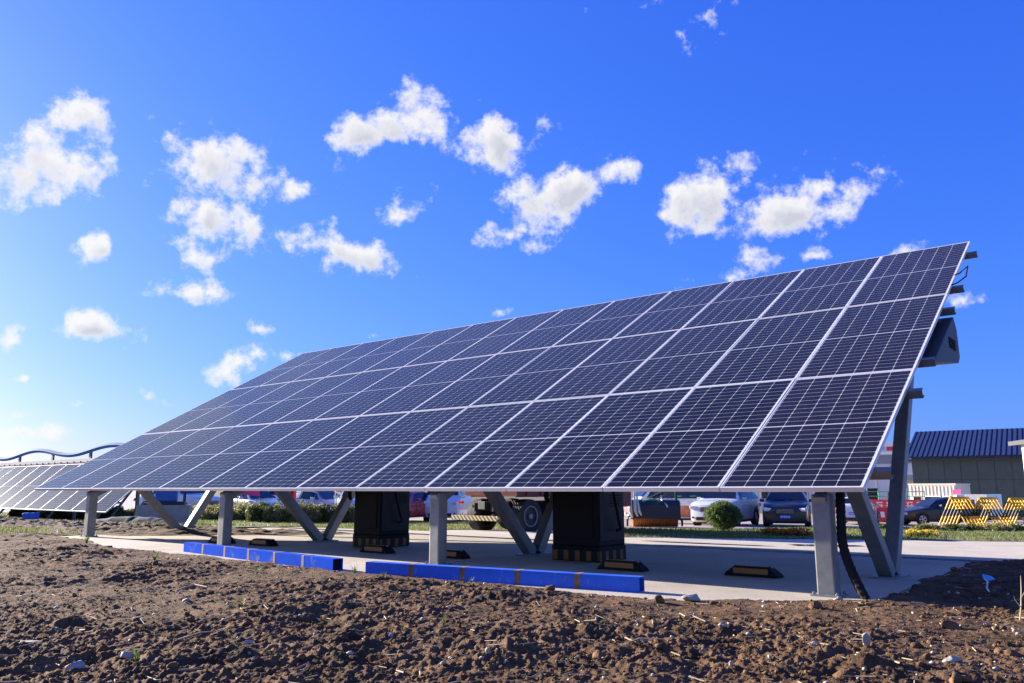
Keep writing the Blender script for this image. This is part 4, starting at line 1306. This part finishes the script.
    def cross(i, f, lo, hi, inset):    # windscreen/rear screen between station i and i+1 over the top points
        (xa, pa), (xb, pb) = secs[i], secs[i + 1]
        def at(t, k):
            A_ = Vector((xa, pa[6][0], pa[8][1])); B_ = Vector((xb, pb[6][0], pb[8][1]))
            p = A_.lerp(B_, t); return p
        p0, p1 = at(lo, 0), at(hi, 0)
        nrm = Vector((p1.z - p0.z, 0, -(p1.x - p0.x))); nrm.normalize()
        if nrm.z < 0: nrm = -nrm
        o = nrm * .012
        ya, yb = p0.y - inset, p1.y - inset
        return MB().add([(p0.x + o.x, -ya, p0.z + o.z), (p0.x + o.x, ya, p0.z + o.z), (p1.x + o.x, yb, p1.z + o.z), (p1.x + o.x, -yb, p1.z + o.z), (p0.x, -ya, p0.z), (p0.x, ya, p0.z), (p1.x, yb, p1.z), (p1.x, -yb, p1.z)],
                        [(0, 1, 2, 3), (4, 5, 6, 7), (0, 1, 5, 4), (1, 2, 6, 5), (2, 3, 7, 6), (3, 0, 4, 7)])
    cross(i0 - 1, 0, .10, .97, .05).build('windscreen', 'glass', root)
    if kind == 'van':
        cross(i1, 0, .12, .5, .08).build('rear_window', 'glass', root)
    else:
        cross(i1, 0, .08, .86, .06).build('rear_window', 'glass', root)
    # nose
    xf = L / 2; zh = secs[1][1][5][1]
    gr = MB().box((xf - .01, 0, zh - .12), (.06, W * .40, .20)); g_ = gr.build('grille', 'trim', root, bevel=.02)
    cg = MB()
    for k in range(4): cg.box((xf + .024, 0, zh - .19 + k * .045), (.012, W * .37, .012))
    cg.build('grille_bars', 'chrome', g_)
    MB().box((xf + .02, 0, .36), (.05, W * .62, .14)).build('bumper_intake', 'trim', root, bevel=.03)
    pb = MB().box((xf + .055, 0, .47 * kz + .02), (.012, .44, .14)); p_ = pb.build('number_plate', plate, root)
    gl = MB()
    for k in range(6): gl.box((xf + .063, -.17 + k * .068, .47 * kz + .02), (.004, .035, .08))
    gl.build('plate_letters', 'whitepaint', p_)
    for side in (1, -1):
        MB().box((xf - .11, side * W * .385, zh - .045), (.26, W * .17, .14), (0, .12, -side * .42)).build('headlight', 'lamp', root, bevel=.03)
        MB().box((xf - .06, side * W * .37, .40), (.12, .18, .09), (0, 0, -side * .4)).build('fog_lamp', 'trim', root, bevel=.02)
        MB().box((-xf + .06, side * W * .37, .86 * kz), (.20, W * .20, .14), (0, -.1, side * .35)).build('tail_light', 'tail', root, bevel=.03)
    rp = MB().box((-xf - .02, 0, .62 * kz), (.012, .44, .14)).build('number_plate', plate, root)
    gl = MB()
    for k in range(6): gl.box((-xf - .028, -.17 + k * .068, .62 * kz), (.004, .035, .08))
    gl.build('plate_letters', 'whitepaint', rp)
    MB().box((-xf + .03, 0, .34), (.14, W * .82, .16)).build('rear_bumper', 'trim', root, bevel=.04)
    for side in (1, -1):
        for fx in (.30, -.285):
            wheel(root, fx * L, side * (W / 2 - .10), wr, .22, side)
            arch = MB().lathe([(wr * 1.02, -.02), (wr * 1.17, -.02), (wr * 1.17, .012), (wr * 1.02, .012)], (fx * L, side * (W / 2 - .008), wr + .02), 'y', 24)
            arch.build('wheel_arch', 'trim', root)
    if kind == 'suv':
        rr = MB()
        for side in (1, -1): rr.bar((-.30 * L, side * W * .33, Ht + .03), (.05 * L, side * W * .33, Ht + .03), .035, .035)
        rr.build('roof_rails', 'chrome', root)
    return root


def put(x, y): return (x, y, tz(x, y) + .012)


def hd(deg):  # heading as degrees turned to the picture's left from straight at the camera
    return math.atan2(-math.cos(R(deg)), -math.sin(R(deg)))


car('white_suv', 'white SUV parked behind the clipped round bush', 'car', put(9.75, 37.4), hd(33), 'carwhite', 'suv', 4.7, 1.89, 1.72)
car('dark_suv', 'dark grey SUV facing the camera with a blue number plate', 'car', put(12.45, 37.2), hd(21), 'cardark', 'suv', 4.7, 1.90, 1.66)
car('white_sedan', 'white sedan seen from behind, right of the right front post', 'car', put(18.9, 45.0), hd(28) + math.pi, 'carwhite', 'sedan', 4.6, 1.84, 1.46)
car('black_sedan', 'black sedan side-on behind the striped barriers', 'car', put(23.45, 45.2), math.pi + .06, 'carblack', 'sedan', 4.95, 1.86, 1.48)
car('white_suv', 'white SUV with dark side windows at far left beyond the V braces', 'car', put(-17.0, 42.0), -.5, 'carwhite', 'suv', 4.8, 1.9, 1.68)
car('grey_sedan', 'silver sedan parked behind the hedge below the pink flag', 'car', put(-13.3, 42.2), hd(-40) + .2, 'cargrey', 'sedan', 4.7, 1.82, 1.45)
car('white_van', 'white van behind the hedge left of the red flag', 'van', put(-13.4, 48.5), hd(-10), 'carwhite', 'van', 4.8, 1.8, 1.95)
car('silver_sedan', 'silver sedan seen above the hedge inside the V brace', 'car', put(-9.7, 41.5), hd(-60), 'cargrey', 'sedan', 4.7, 1.82, 1.48)
car('white_hatchback', 'white car half hidden left of the left charging cabinet', 'car', put(-7.3, 38.6), hd(-15), 'carwhite', 'suv', 4.2, 1.78, 1.6)
car('red_sedan', 'red car parked between the left charging cabinet and the second post', 'car', put(-5.2, 40.2), hd(25), 'carred', 'sedan', 4.6, 1.8, 1.46)
car('white_van', 'white van with a red stripe right of the second front post', 'van', put(-3.3, 42.6), hd(5), 'carwhite', 'van', 5.0, 1.85, 2.05)


def flag(x, y, zc, m, label, w=.8, hh=.5):
    z = tz(x, y)
    t = thing('flag', label, 'flag', (x, y, z), 0, 'flags on poles behind the hedge')
    MB().tube([(0, 0, 0), (0, 0, zc + hh)], .02, 8).build('pole', 'alu', t)
    V = []; F = []; k = 14
    for i in range(k + 1):
        s = i / k
        for q, zz in ((0, zc - hh / 2), (1, zc + hh / 2)):
            yy = .06 * math.sin(s * 7); V += [(.02 + s * w, yy - .006, zz - .12 * s), (.02 + s * w, yy + .006, zz - .12 * s)]
    for i in range(k):
        a = i * 4; c = a + 4
        F += [(a, c, c + 2, a + 2), (a + 1, a + 3, c + 3, c + 1), (a, a + 1, c + 1, c), (a + 2, c + 2, c + 3, a + 3)]
    MB().add(V, F).build('cloth', m, t, smooth=True)


flag(-13.0, 38.9, 1.42, 'pink', 'bright pink flag above the hedge right of the third front post', 1.0, .46)
flag(-10.7, 39.2, 1.35, 'red', 'narrow red flag just left of the hedge gap in the V brace', .36, .75)
flag(-8.5, 39.5, 1.55, 'pink', 'small pink flag at the top right of the V brace', .5, .35)


# heavy truck, seen from the side and tail
def truck():
    ang = R(46)
    t = thing('heavy_truck', 'heavy red-black truck with striped tail bar, behind the V brace', 'truck', put(1.75, 28.6), ang)
    # local x: forward; tail at x = -3.9
    MB().box((-.75, 0, .86), (6.3, .30, .24)).build('chassis', 'trim', t, bevel=.01)
    MB().box((-.75, .42, .80), (6.2, .10, .26)).build('chassis_rail', 'trim', t); MB().box((-.75, -.42, .80), (6.2, .10, .26)).build('chassis_rail', 'trim', t)
    bd = MB().prism([(-3.5, 1.12), (.5, 1.12), (.6, 2.5), (-3.7, 2.5)], (0, 1.2, 0), (1, 0, 0), (0, 0, 1), (0, -1, 0), 2.4); bd.build('cargo_body', 'truckred', t, bevel=.03)
    rb = MB()
    for k in range(6): rb.box((-3.1 + k * .66, -1.225, 1.8), (.07, .05, 1.25))
    rb.build('body_ribs', 'truckred', t)
    cabp = MB().prism([(.75, .75), (2.4, .75), (2.45, 1.6), (2.15, 2.75), (.75, 2.85)], (0, 1.2, 0), (1, 0, 0), (0, 0, 1), (0, -1, 0), 2.4); cb = cabp.build('cab', 'truckred', t, bevel=.05)
    MB().add([(x - 1.6, y, z) for x, y, z in [(4.06, -1.05, 1.65), (4.06, 1.05, 1.65), (3.80, 1.0, 2.62), (3.80, -1.0, 2.62), (4.03, -1.05, 1.65), (4.03, 1.05, 1.65), (3.77, 1.0, 2.62), (3.77, -1.0, 2.62)]], [(0, 1, 2, 3), (4, 5, 6, 7), (0, 1, 5, 4), (1, 2, 6, 5), (2, 3, 7, 6), (3, 0, 4, 7)]).build('windscreen', 'glass', cb)
    for s in (1, -1):
        MB().box((1.6, s * 1.206, 2.15), (.9, .02, .65)).build('side_window', 'glass', cb)
        MB().box((2.45, s * .9, .95), (.06, .3, .2)).build('headlight', 'lamp', cb)
        for x in (-2.9, -1.52):
            wheel(t, x, s * .98, .53, .46, s, 'steel', spokes=False)
        wheel(t, 1.5, s * 1.02, .53, .34, s, 'steel', spokes=False)
        MB().box((-2.2, s * 1.0, 1.14), (2.9, .5, .03)).build('mudguard', 'trim', t)
        MB().box((.15, s * .95, .72), (1.0, .42, .5)).build('fuel_tank', 'chrome' if s < 0 else 'trim', t, bevel=.08)
    hz = MB().box((0, 0, 0), (2.1, .07, .15)).build('tail_bar', 'hazard', t, bevel=.008, loc=(-3.95, .25, .47), rot=(0, 0, -math.pi / 2))
    for s in (.42, -.42): MB().bar((-3.92, s, .47), (-3.5, s, .80), .06, .06).build('tail_bar_arm', 'trim', t)
    MB().box((-3.9, -1.05, .95), (.05, .2, .08)).build('tail_light', 'tail', t); MB().box((-3.9, .95, .95), (.05, .2, .08)).build('tail_light', 'tail', t)
    hs = MB()
    for k in range(3): hs.tube([(-3.5 + k * .1, -.9, 1.05), (-3.62 + k * .1, -1.15, .9), (-3.6 + k * .12, -1.18, .72), (-3.4 + k * .1, -1.0, .62)], .018, 6)
    hs.build('air_hose', 'rubber', t, smooth=True)


truck()


def sweeper():
    t = thing('sweeper_brush', 'black roller sweeper attachment with orange bristles right of the right cabinet', 'sweeper', put(5.75, 33.2), -.12)
    t.scale = (.78, 1, 1)
    # roller
    pr = []
    for k in range(49):
        pr.append((.40 + (.03 if k % 2 else 0), -1.15 + k * 2.3 / 48))
    MB().lathe([(.05, -1.15)] + pr + [(.05, 1.15)], (0, 0, .41), 'x', 32).build('roller', 'bristle', t)
    hood = [(-.58, .34), (-.5, .86), (-.25, 1.05), (.15, 1.08), (.45, .90), (.5, .72), (.47, .72), (.42, .87), (.13, 1.04), (-.23, 1.01), (-.46, .84), (-.54, .34)]
    MB().prism(hood, (-1.25, 0, 0), (0, 1, 0), (0, 0, 1), (1, 0, 0), 2.5).build('hood', 'trim', t, bevel=.01)
    for s in (-1.24, 1.24): MB().prism([(-.5, .30), (.5, .30), (.5, .85), (.1, 1.05), (-.25, 1.02), (-.5, .85)], (s, 0, 0), (0, 1, 0), (0, 0, 1), (1, 0, 0), .03).build('end_plate', 'trim', t)
    MB().bar((-.3, .1, 1.08), (.5, .6, 1.35), .12, .12).build('tow_arm', 'trim', t); MB().bar((.35, -.1, 1.06), (.62, -.55, .80), .06, .09).build('crank_lever', 'alu', t, bevel=.01)
    MB().tube([(-.6, -.35, 1.02), (-.1, -.5, 1.12), (.3, -.35, 1.0), (.75, -.1, .95)], .03, 8).build('hydraulic_hose', 'green', t, smooth=True)
    MB().box((1.1, -.1, .95), (.10, .10, 1.0)).build('upright', 'trim', t)
    for s in (-1, 1): MB().lathe([(0, -.05), (.14, -.05), (.16, 0), (.14, .05), (0, .05)], (s * 1.4, .3, .16), 'x', 20).build('caster', 'tyre', t)
    MB().bar((-1.4, .3, .16), (-1.2, .3, .6), .05, .05).build('caster_arm', 'trim', t); MB().bar((1.4, .3, .16), (1.2, .3, .6), .05, .05).build('caster_arm', 'trim', t)
    # dangling hoses with a grey sleeve
    sl = MB()
    for k, x in enumerate((-1.25, -1.05, -.92)):
        sl.tube([(x, -.62, 1.5), (x + .02, -.66, 1.1), (x + .05 * k, -.68, .65), (x + .1 + .06 * k, -.62, .38 + .05 * k)], [.03, .05, .09, .05], 8)
    sl.build('hanging_sleeve', 'cargrey', t, smooth=True)


sweeper()


def service_van():
    t = car('service_van', 'white and orange service van behind the white SUV', 'van', put(8.6, 42.2), hd(85) + .0, 'carwhite', 'van', 5.6, 1.95, 2.15, group=None)
    for s in (1, -1):
        MB().box((-.55, s * .985, .64), (4.3, .03, .56)).build('orange_band', 'vanorange', t, bevel=.01)
        gl = MB()
        for k in range(4): gl.box((-1.9 + k * .75, s * .99, 1.38), (.34, .02, .06))
        gl.build('green_lettering', 'green', t)
    MB().box((2.72, 0, .66), (.20, 1.5, .40)).build('red_bumper', 'red', t, bevel=.06)


service_van()


# ------------------------------------------------------------------ barriers
def barrier(x, y, rz, label, first=[None]):
    if first[0] is None:
        t = thing('striped_barrier', label, 'barrier', put(x, y), rz, 'yellow and black trestle barriers')
        Lx = 1.6; k = 6
        for i in range(k):
            xx = -Lx / 2 + Lx * i / (k - 1)
            for s in (1, -1):
                MB().tube([(xx, s * .72, .0), (xx, s * .03, 1.38)], .040, 8).build('leg', 'barrier', t, smooth=True)
        MB().tube([(-Lx / 2 - .06, 0, 1.40), (Lx / 2 + .06, 0, 1.40)], .05, 8).build('ridge_rail', 'barrier', t, smooth=True)
        for s in (1, -1):
            MB().tube([(-Lx / 2 - .04, s * .60, .12), (Lx / 2 + .04, s * .60, .12)], .035, 8).build('foot_rail', 'barrier', t, smooth=True)
        first[0] = t
        return t
    t = copy_tree(first[0]); t.location = put(x, y); t.rotation_euler = (0, 0, rz); t['label'] = label
    return t


BR = R(35)
barrier(21.25, 39.0, BR, 'yellow and black trestle barrier, leftmost, before the black sedan')
barrier(22.65, 39.1, BR, 'yellow and black trestle barrier, middle one of three')
barrier(24.15, 39.2, BR, 'yellow and black trestle barrier at the right edge of the picture')


# ------------------------------------------------------------------ buildings
def hall():
    P0 = Vector((32.4, 66, 0)); P1 = Vector((44.0, 22.0 + 0, 0))
    d = Vector((.83, -.55, 0)).normalized()      # along the eaves, towards the right and nearer
    back = Vector((-d.y, d.x, 0)); back = back if back.y > 0 else -back
    ang = math.atan2(d.y, d.x)
    t = thing('storage_hall', 'dark grey-green hall with a blue ribbed metal roof', 'building', (32.38, 66, -1.75), ang)
    # local x along the eaves, local y: away from camera
    sgn = 1 if (Matrix.Rotation(ang, 3, 'Z') @ Vector((0, 1, 0))).dot(back) > 0 else -1
    L, D, he, hr = 10.4, 14.0, 5.2, 7.6
    b = MB().add([(0, 0, 0), (L, 0, 0), (L, sgn * D, 0), (0, sgn * D, 0), (0, 0, he), (L, 0, he), (L, sgn * D, he), (0, sgn * D, he), (0, sgn * D / 2, hr - .1), (L, sgn * D / 2, hr - .1)],
                 [(0, 1, 5, 4), (2, 3, 7, 6), (1, 2, 6, 9, 5), (3, 0, 4, 8, 7), (4, 5, 9, 8), (6, 7, 8, 9), (0, 1, 2, 3)])
    w = b.build('wall', 'hallwall', t)
    sm = MB()
    for k in range(1, 9): sm.box((k * 1.15, -sgn * .012, he / 2), (.03, .024, he - .2))
    for z in (1.6, 3.3): sm.box((L / 2, -sgn * .012, z), (L, .022, .03))
    sm.build('cladding_seams', 'eave', t)
    sl = math.hypot(D / 2 + .5, hr - he + .25)
    for s in (1, -1):
        r = MB(); y0 = -.5 if s > 0 else D + .5; ym = D / 2
        z0 = he - .06; z1 = hr
        r.add([(-.4, sgn * y0, z0), (L + .3, sgn * y0, z0), (L + .3, sgn * ym, z1), (-.4, sgn * ym, z1), (-.4, sgn * y0, z0 - .08), (L + .3, sgn * y0, z0 - .08), (L + .3, sgn * ym, z1 - .08), (-.4, sgn * ym, z1 - .08)],
              [(0, 1, 2, 3), (4, 5, 6, 7), (0, 1, 5, 4), (1, 2, 6, 5), (2, 3, 7, 6), (3, 0, 4, 7)])
        k = 0; x = -.3
        while x < L + .2:
            r.bar((x, sgn * y0, z0 + .012), (x, sgn * ym, z1 + .012), .06, .04, (0, 0, 1)); x += .36
        r.build('roof', 'blueroof', t)
    MB().box((L / 2, -sgn * .42, he - .36), (L + .5, .12, .14)).build('gutter', 'eave', t)


hall()


def white_hall():
    P = Vector((44.7, 88, 0)); Q = Vector((20.0, 106, 0))
    d = (Q - P).normalized(); ang = math.atan2(d.y, d.x); L = (Q - P).length
    t = thing('white_hall', 'long white clad hall with a grey fascia and colourful banner on top', 'building', (P.x, P.y, -2.0), ang)
    # local +y points towards the camera or away
    toward = -1 if (Matrix.Rotation(ang, 3, 'Z') @ Vector((0, 1, 0))).y > 0 else 1
    D = 12; he = 6.5
    MB().box((L / 2, -toward * D / 2, he / 2), (L, D, he)).build('wall', 'whitewall', t)
    sm = MB(); x = .6
    while x < L: sm.box((x, toward * .02, he / 2 - .4), (.05, .04, he - 1.2)); x += 1.5
    sm.build('wall_ribs', 'greyfascia', t)
    MB().box((L / 2, toward * .06, he - .45), (L + .2, .12, .9)).build('fascia', 'greyfascia', t)
    MB().box((L / 2, -toward * D / 2, he + .06), (L + .4, D + .4, .12)).build('roof', 'greyfascia', t)
    bn = MB().box((2.9, toward * .05, he + .80), (5.8, .10, 1.36)); bo = bn.build('banner', 'whitepaint', t)
    rr = random.Random(5)
    for m, n_ in (('red', 5), ('skyblue', 3)):
        for k in range(n_):
            q = MB()
            x = .4 + 5.0 * (k + .2 * rr.random()) / n_ + (.5 if m == 'skyblue' else 0)
            q.box((x, toward * (.105 + (.004 if m == 'skyblue' else 0)), he + .42 + .7 * rr.random()), (.75, .01, .46))
            q.build('banner_colour', m, bo)
    for k, (x, z, w, h) in enumerate(((3.4, 1.6, 1.2, 1.6), (5.6, 1.6, 1.0, 2.6), (9.2, 1.7, 1.3, 2.2), (13.5, 2.2, 1.2, .9), (17.5, 2.2, 1.2, .9), (21.5, 2.2, 1.2, .9))):
        f = MB().box((x, toward * .05, z), (w + .16, .06, h + .16)).build('window', 'greyfascia', t); MB().box((x, toward * .085, z), (w, .02, h)).build('pane', 'glass', f)
    MB().box((1.3, toward * .55, 4.1), (2.2, 1.1, .5)).build('canopy', 'greyfascia', t)


white_hall()


def cabin():
    P = Vector((28.0, 57.8, 0)); Q = Vector((30.0, 55.4, 0)); d = (Q - P).normalized(); ang = math.atan2(d.y, d.x); L = (Q - P).length
    z = tz(28, 56)
    t = thing('container_cabin', 'cream ribbed container cabin in front of the dark hall', 'cabin', (P.x, P.y, z), ang)
    up = Matrix.Rotation(ang, 3, 'Z') @ Vector((0, 1, 0)); s = 1 if up.y > 0 else -1
    h = 1.12 - z
    r = MB().box((L / 2, s * 1.2, h / 2), (L, 2.4, h)); x = .12
    while x < L: r.box((x, -s * .02, h * .80), (.10, .04, h * .34)); r.box((x, -s * .02, .28), (.10, .04, .5)); x += .24
    r.build('wall', 'cream', t)
    r = MB().box((L / 2, s * 1.2, h + .04), (L + .08, 2.5, .08)); r.build('roof', 'cream', t)
    for x, w in ((.55, .5), (1.55, 1.0), (2.5, .32), (3.2, .4)):
        f = MB().box((x, -s * .04, h * .50), (w + .12, .06, .92)).build('window', 'whitepaint', t); MB().box((x, -s * .075, h * .50), (w, .02, .78)).build('pane', 'glass', f)
    MB().box((3.2, -s * .05, h * .80), (.5, .02, .3)).build('notice', 'pink', t)


cabin()


def banner_fence():
    P = Vector((23.4, 54.6, 0)); z = tz(25, 54)
    t = thing('site_fence', 'low fence with a red banner in white writing left of the black sedan', 'fence', (P.x, P.y, z), -.1)
    L = 3.9
    MB().box((L / 2, 0, .98), (L, .03, .80)).build('banner', 'red', t)
    po = MB()
    for k in range(5): MB().tube([(k * L / 4, .06, 0), (k * L / 4, .06, 1.95)], .035, 8).build('post', 'green', t)
    MB().tube([(0, .06, 1.9), (L, .06, 1.9)], .025, 8).build('rail', 'green', t); MB().tube([(0, .06, 1.6), (L, .06, 1.6)], .02, 8).build('rail', 'green', t)
    MB().box((L / 2, .10, .28), (L, .12, .56)).build('plinth', 'beige', t)
    g = MB()
    for k in range(6):
        x = .32 + k * .64; y = -.022
        # brush-stroke characters, too small in the photograph to spell out
        g.box((x, y, 1.20), (.40, .008, .07)); g.box((x, y, .98), (.46, .008, .06)); g.box((x - .12, y, .95), (.07, .008, .5)); g.box((x + .13, y, .90), (.07, .008, .42))
        if k % 2: g.box((x, y, .74), (.40, .008, .06))
        else: g.bar((x - .05, y, .92), (x + .2, y, .70), .008, .06, (0, 1, 0))
    g.build('banner_lettering', 'whitepaint', t)


banner_fence()


def billboard():
    z = tz(29.5, 52); ang = -.06
    t = thing('billboard', 'white and pale blue poster board behind the striped barriers', 'billboard', (28.15, 52, z), ang)
    h0, h1, L = .55, .50 - z, 2.75
    for x in (.2, L - .2): MB().tube([(x, .06, 0), (x, .06, h1)], .04, 8).build('post', 'alu', t)
    b = MB().box((L / 2, 0, (h0 + h1) / 2), (L, .05, h1 - h0)).build('panel', 'whitepaint', t)
    MB().box((.24, -.029, (h0 + h1) / 2), (.46, .006, h1 - h0 - .04)).build('blue_print', 'skyblue', b)
    MB().prism([(2.05, h0 + .02), (2.73, h0 + .02), (2.73, h1 - .02), (1.85, h1 - .02)], (0, -.026, 0), (1, 0, 0), (0, 0, 1), (0, -1, 0), .006).build('blue_print', 'skyblue', b)
    q = MB()
    for x in (.98, 1.32, 1.66): q.box((x, -.032, (h0 + h1) / 2 + .10), (.20, .008, .36))
    q.build('dark_print', 'eave', b)
    MB().prism([(1.9, h1 - .15), (2.1, h1 - .15), (2.45, h0 + .4), (2.25, h0 + .4)], (0, -.034, 0), (1, 0, 0), (0, 0, 1), (0, -1, 0), .006).build('grey_print', 'greyfascia', b)
    MB().box((L / 2, -.02, h0 - .06), (L, .05, .12)).build('board_base', 'beige', t)


billboard()

# red water-filled barrier left of the V brace
t = thing('plastic_barrier', 'small red plastic barrier block with a white mark beside the right brace', 'barrier', put(22.6, 50.4), -.2)
MB().prism([(-.32, 0), (.32, 0), (.24, .5), (.18, .9), (-.18, .9), (-.24, .5)], (.4, 0, 0), (0, 1, 0), (0, 0, 1), (-1, 0, 0), .8).build('body', 'red', t, bevel=.04)
MB().box((0, -.30, .46), (.22, .012, .34), (-.12, 0, 0)).build('white_mark', 'whitepaint', t)


def corner_house():
    z = tz(30, 45)
    t = thing('gatehouse', 'white-walled gatehouse with an overhanging dark roof at the right edge', 'building', (29.75, 45.6, z), -.2)
    h = 4.6
    MB().box((2.2, 1.8, h / 2), (3.8, 3.4, h)).build('wall', 'whitewall', t)
    MB().prism([(-.2, 0), (4.6, .2), (4.6, .45), (-.2, .25)], (0, -.5, h), (1, 0, 0), (0, 0, 1), (0, 1, 0), 4.6).build('roof', 'eave', t)
    for zz in (2.35, 3.55): MB().box((.16, .3, zz), (.34, .5, .24)).build('sill', 'whitepaint', t, bevel=.01)
    f = MB().box((.285, 1.6, 2.9), (.04, 1.1, 1.0)).build('window', 'whitepaint', t); MB().box((.26, 1.6, 2.9), (.03, .95, .85)).build('pane', 'glass', f)


corner_house()


def wave_fence():
    P = Vector((-43.2, 68.4, 0)); Q = Vector((-18.0, 47.6, 0)); d = (Q - P); ang = math.atan2(d.y, d.x); L = d.length
    z = -.9
    t = thing('wave_topped_wall', 'long pale wall topped by navy posts and a wavy blue tube', 'wall', (P.x, P.y, z), ang)
    x0 = -8
    MB().box(((L + x0) / 2, 0, 1.8), (L - x0, .25, 3.6)).build('wall_face', 'whitewall', t)
    MB().box(((L + x0) / 2, -.02, 3.72), (L - x0 + .1, .45, .24)).build('coping', 'greyfascia', t)
    k = MB(); x = x0 + .4
    while x < L: k.box((x, -.25, 3.60), (.10, .06, .16)); x += 1.1
    k.build('coping_bolts', 'eave', t)
    px = [(-43.2 + 39.36, 0)]
    sp = 6.4; off = (Vector((-39.36, 65.4, 0)) - P).length * .98
    pts = []
    n = 140
    for i in range(n + 1):
        x = x0 + (L - x0) * i / n
        ph = (x - off) / sp
        zz = 4.42 + .25 * math.sin(math.pi * (ph))
        pts.append((x, 0, zz))
    xk = off - 2 * sp
    while xk < L:
        if xk > x0:
            ph = (xk - off) / sp
            MB().box((xk, 0, 3.84 + .29), (.30, .12, .58)).build('post', 'navy', t, bevel=.01)
        xk += sp
    MB().tube(pts, .16, 8).build('wave_tube', 'waveblue', t, smooth=True)


wave_fence()

# clutter near the small array
t = thing('blue_barrel', 'small dark blue plastic barrel lying under the small array at far left', 'barrel', (-13.2, 22.6, tz(-13.2, 22.6) + .13), .5)
t.scale = (.75, .75, .75)
MB().lathe([(0, -.27), (.14, -.27), (.17, -.22), (.17, -.1), (.18, -.08), (.17, -.06), (.17, .06), (.18, .08), (.17, .1), (.17, .22), (.14, .27), (0, .27)], (0, 0, 0), 'x', 20).build('shell', 'midblue', t, smooth=True)
MB().lathe([(.03, .27), (.03, .30), (0, .30)], (0, .05, .05), 'x', 10).build('bung', 'navy', t)


def tarp():
    nu, nv = 60, 14
    u_ = np.linspace(0, 1, nu)[None]; w = np.linspace(0, 1, nv)[:, None]
    P0 = np.array([-11.55, 22.6]); P1 = np.array([-8.6, 21.3]); d = (P1 - P0); L = np.hypot(*d); d = d / L; q = np.array([-d[1], d[0]])
    X = P0[0] + d[0] * u_ * L + q[0] * (w - .5) * .7; Y = P0[1] + d[1] * u_ * L + q[1] * (w - .5) * .7
    Z = terrain(X, Y) + .0 + .24 * np.sin(np.pi * w) ** .7 * (.75 + .5 * fbm(X * 3, Y * 3, 91, 3)) * np.sin(np.pi * np.clip(u_ * .96 + .02, 0, 1)) ** .35
    o = mesh_np('tarpaulin', np.stack([X, Y, Z], -1).reshape(-1, 3), grid_faces(nv, nu), 'tarp', smooth=True)
    tag(o, 'long rolled navy tarpaulin on the dirt behind the left V brace', 'tarpaulin')


tarp()
t = thing('equipment_crate', 'beige plywood crate behind the leftmost V brace', 'crate', (-10.4, 24.6, tz(-10.4, 24.6)), .3)
MB().box((0, 0, .33), (1.45, .9, .60)).build('panels', 'beige', t, bevel=.01)
sk_ = MB()
for s in (-.5, 0, .5): sk_.box((s, 0, .015), (.1, .9, .05))
sk_.build('skids', 'stem', t)
t = thing('blue_machine', 'blue machine with black frame resting on the beige crate', 'machine', (-10.4, 24.6, tz(-10.4, 24.6) + .63), .3)
MB().box((.1, 0, .05), (.95, .5, .10)).build('base', 'trim', t, bevel=.01)
MB().box((.05, 0, .26), (.60, .42, .32)).build('housing', 'midblue', t, bevel=.04)
b = MB()
for s in (-1, 1): b.tube([(-.42, s * .22, .1), (-.42, s * .22, .48), (-.2, s * .22, .62), (.35, s * .22, .62), (.55, s * .22, .48), (.55, s * .22, .1)], .025, 8)
b.build('frame', 'navy', t, smooth=True)
MB().lathe([(0, -.25), (.11, -.25), (.12, -.2), (.12, .2), (.11, .25), (0, .25)], (.1, 0, .5), 'x', 18).build('tank', 'skyblue', t, smooth=True)
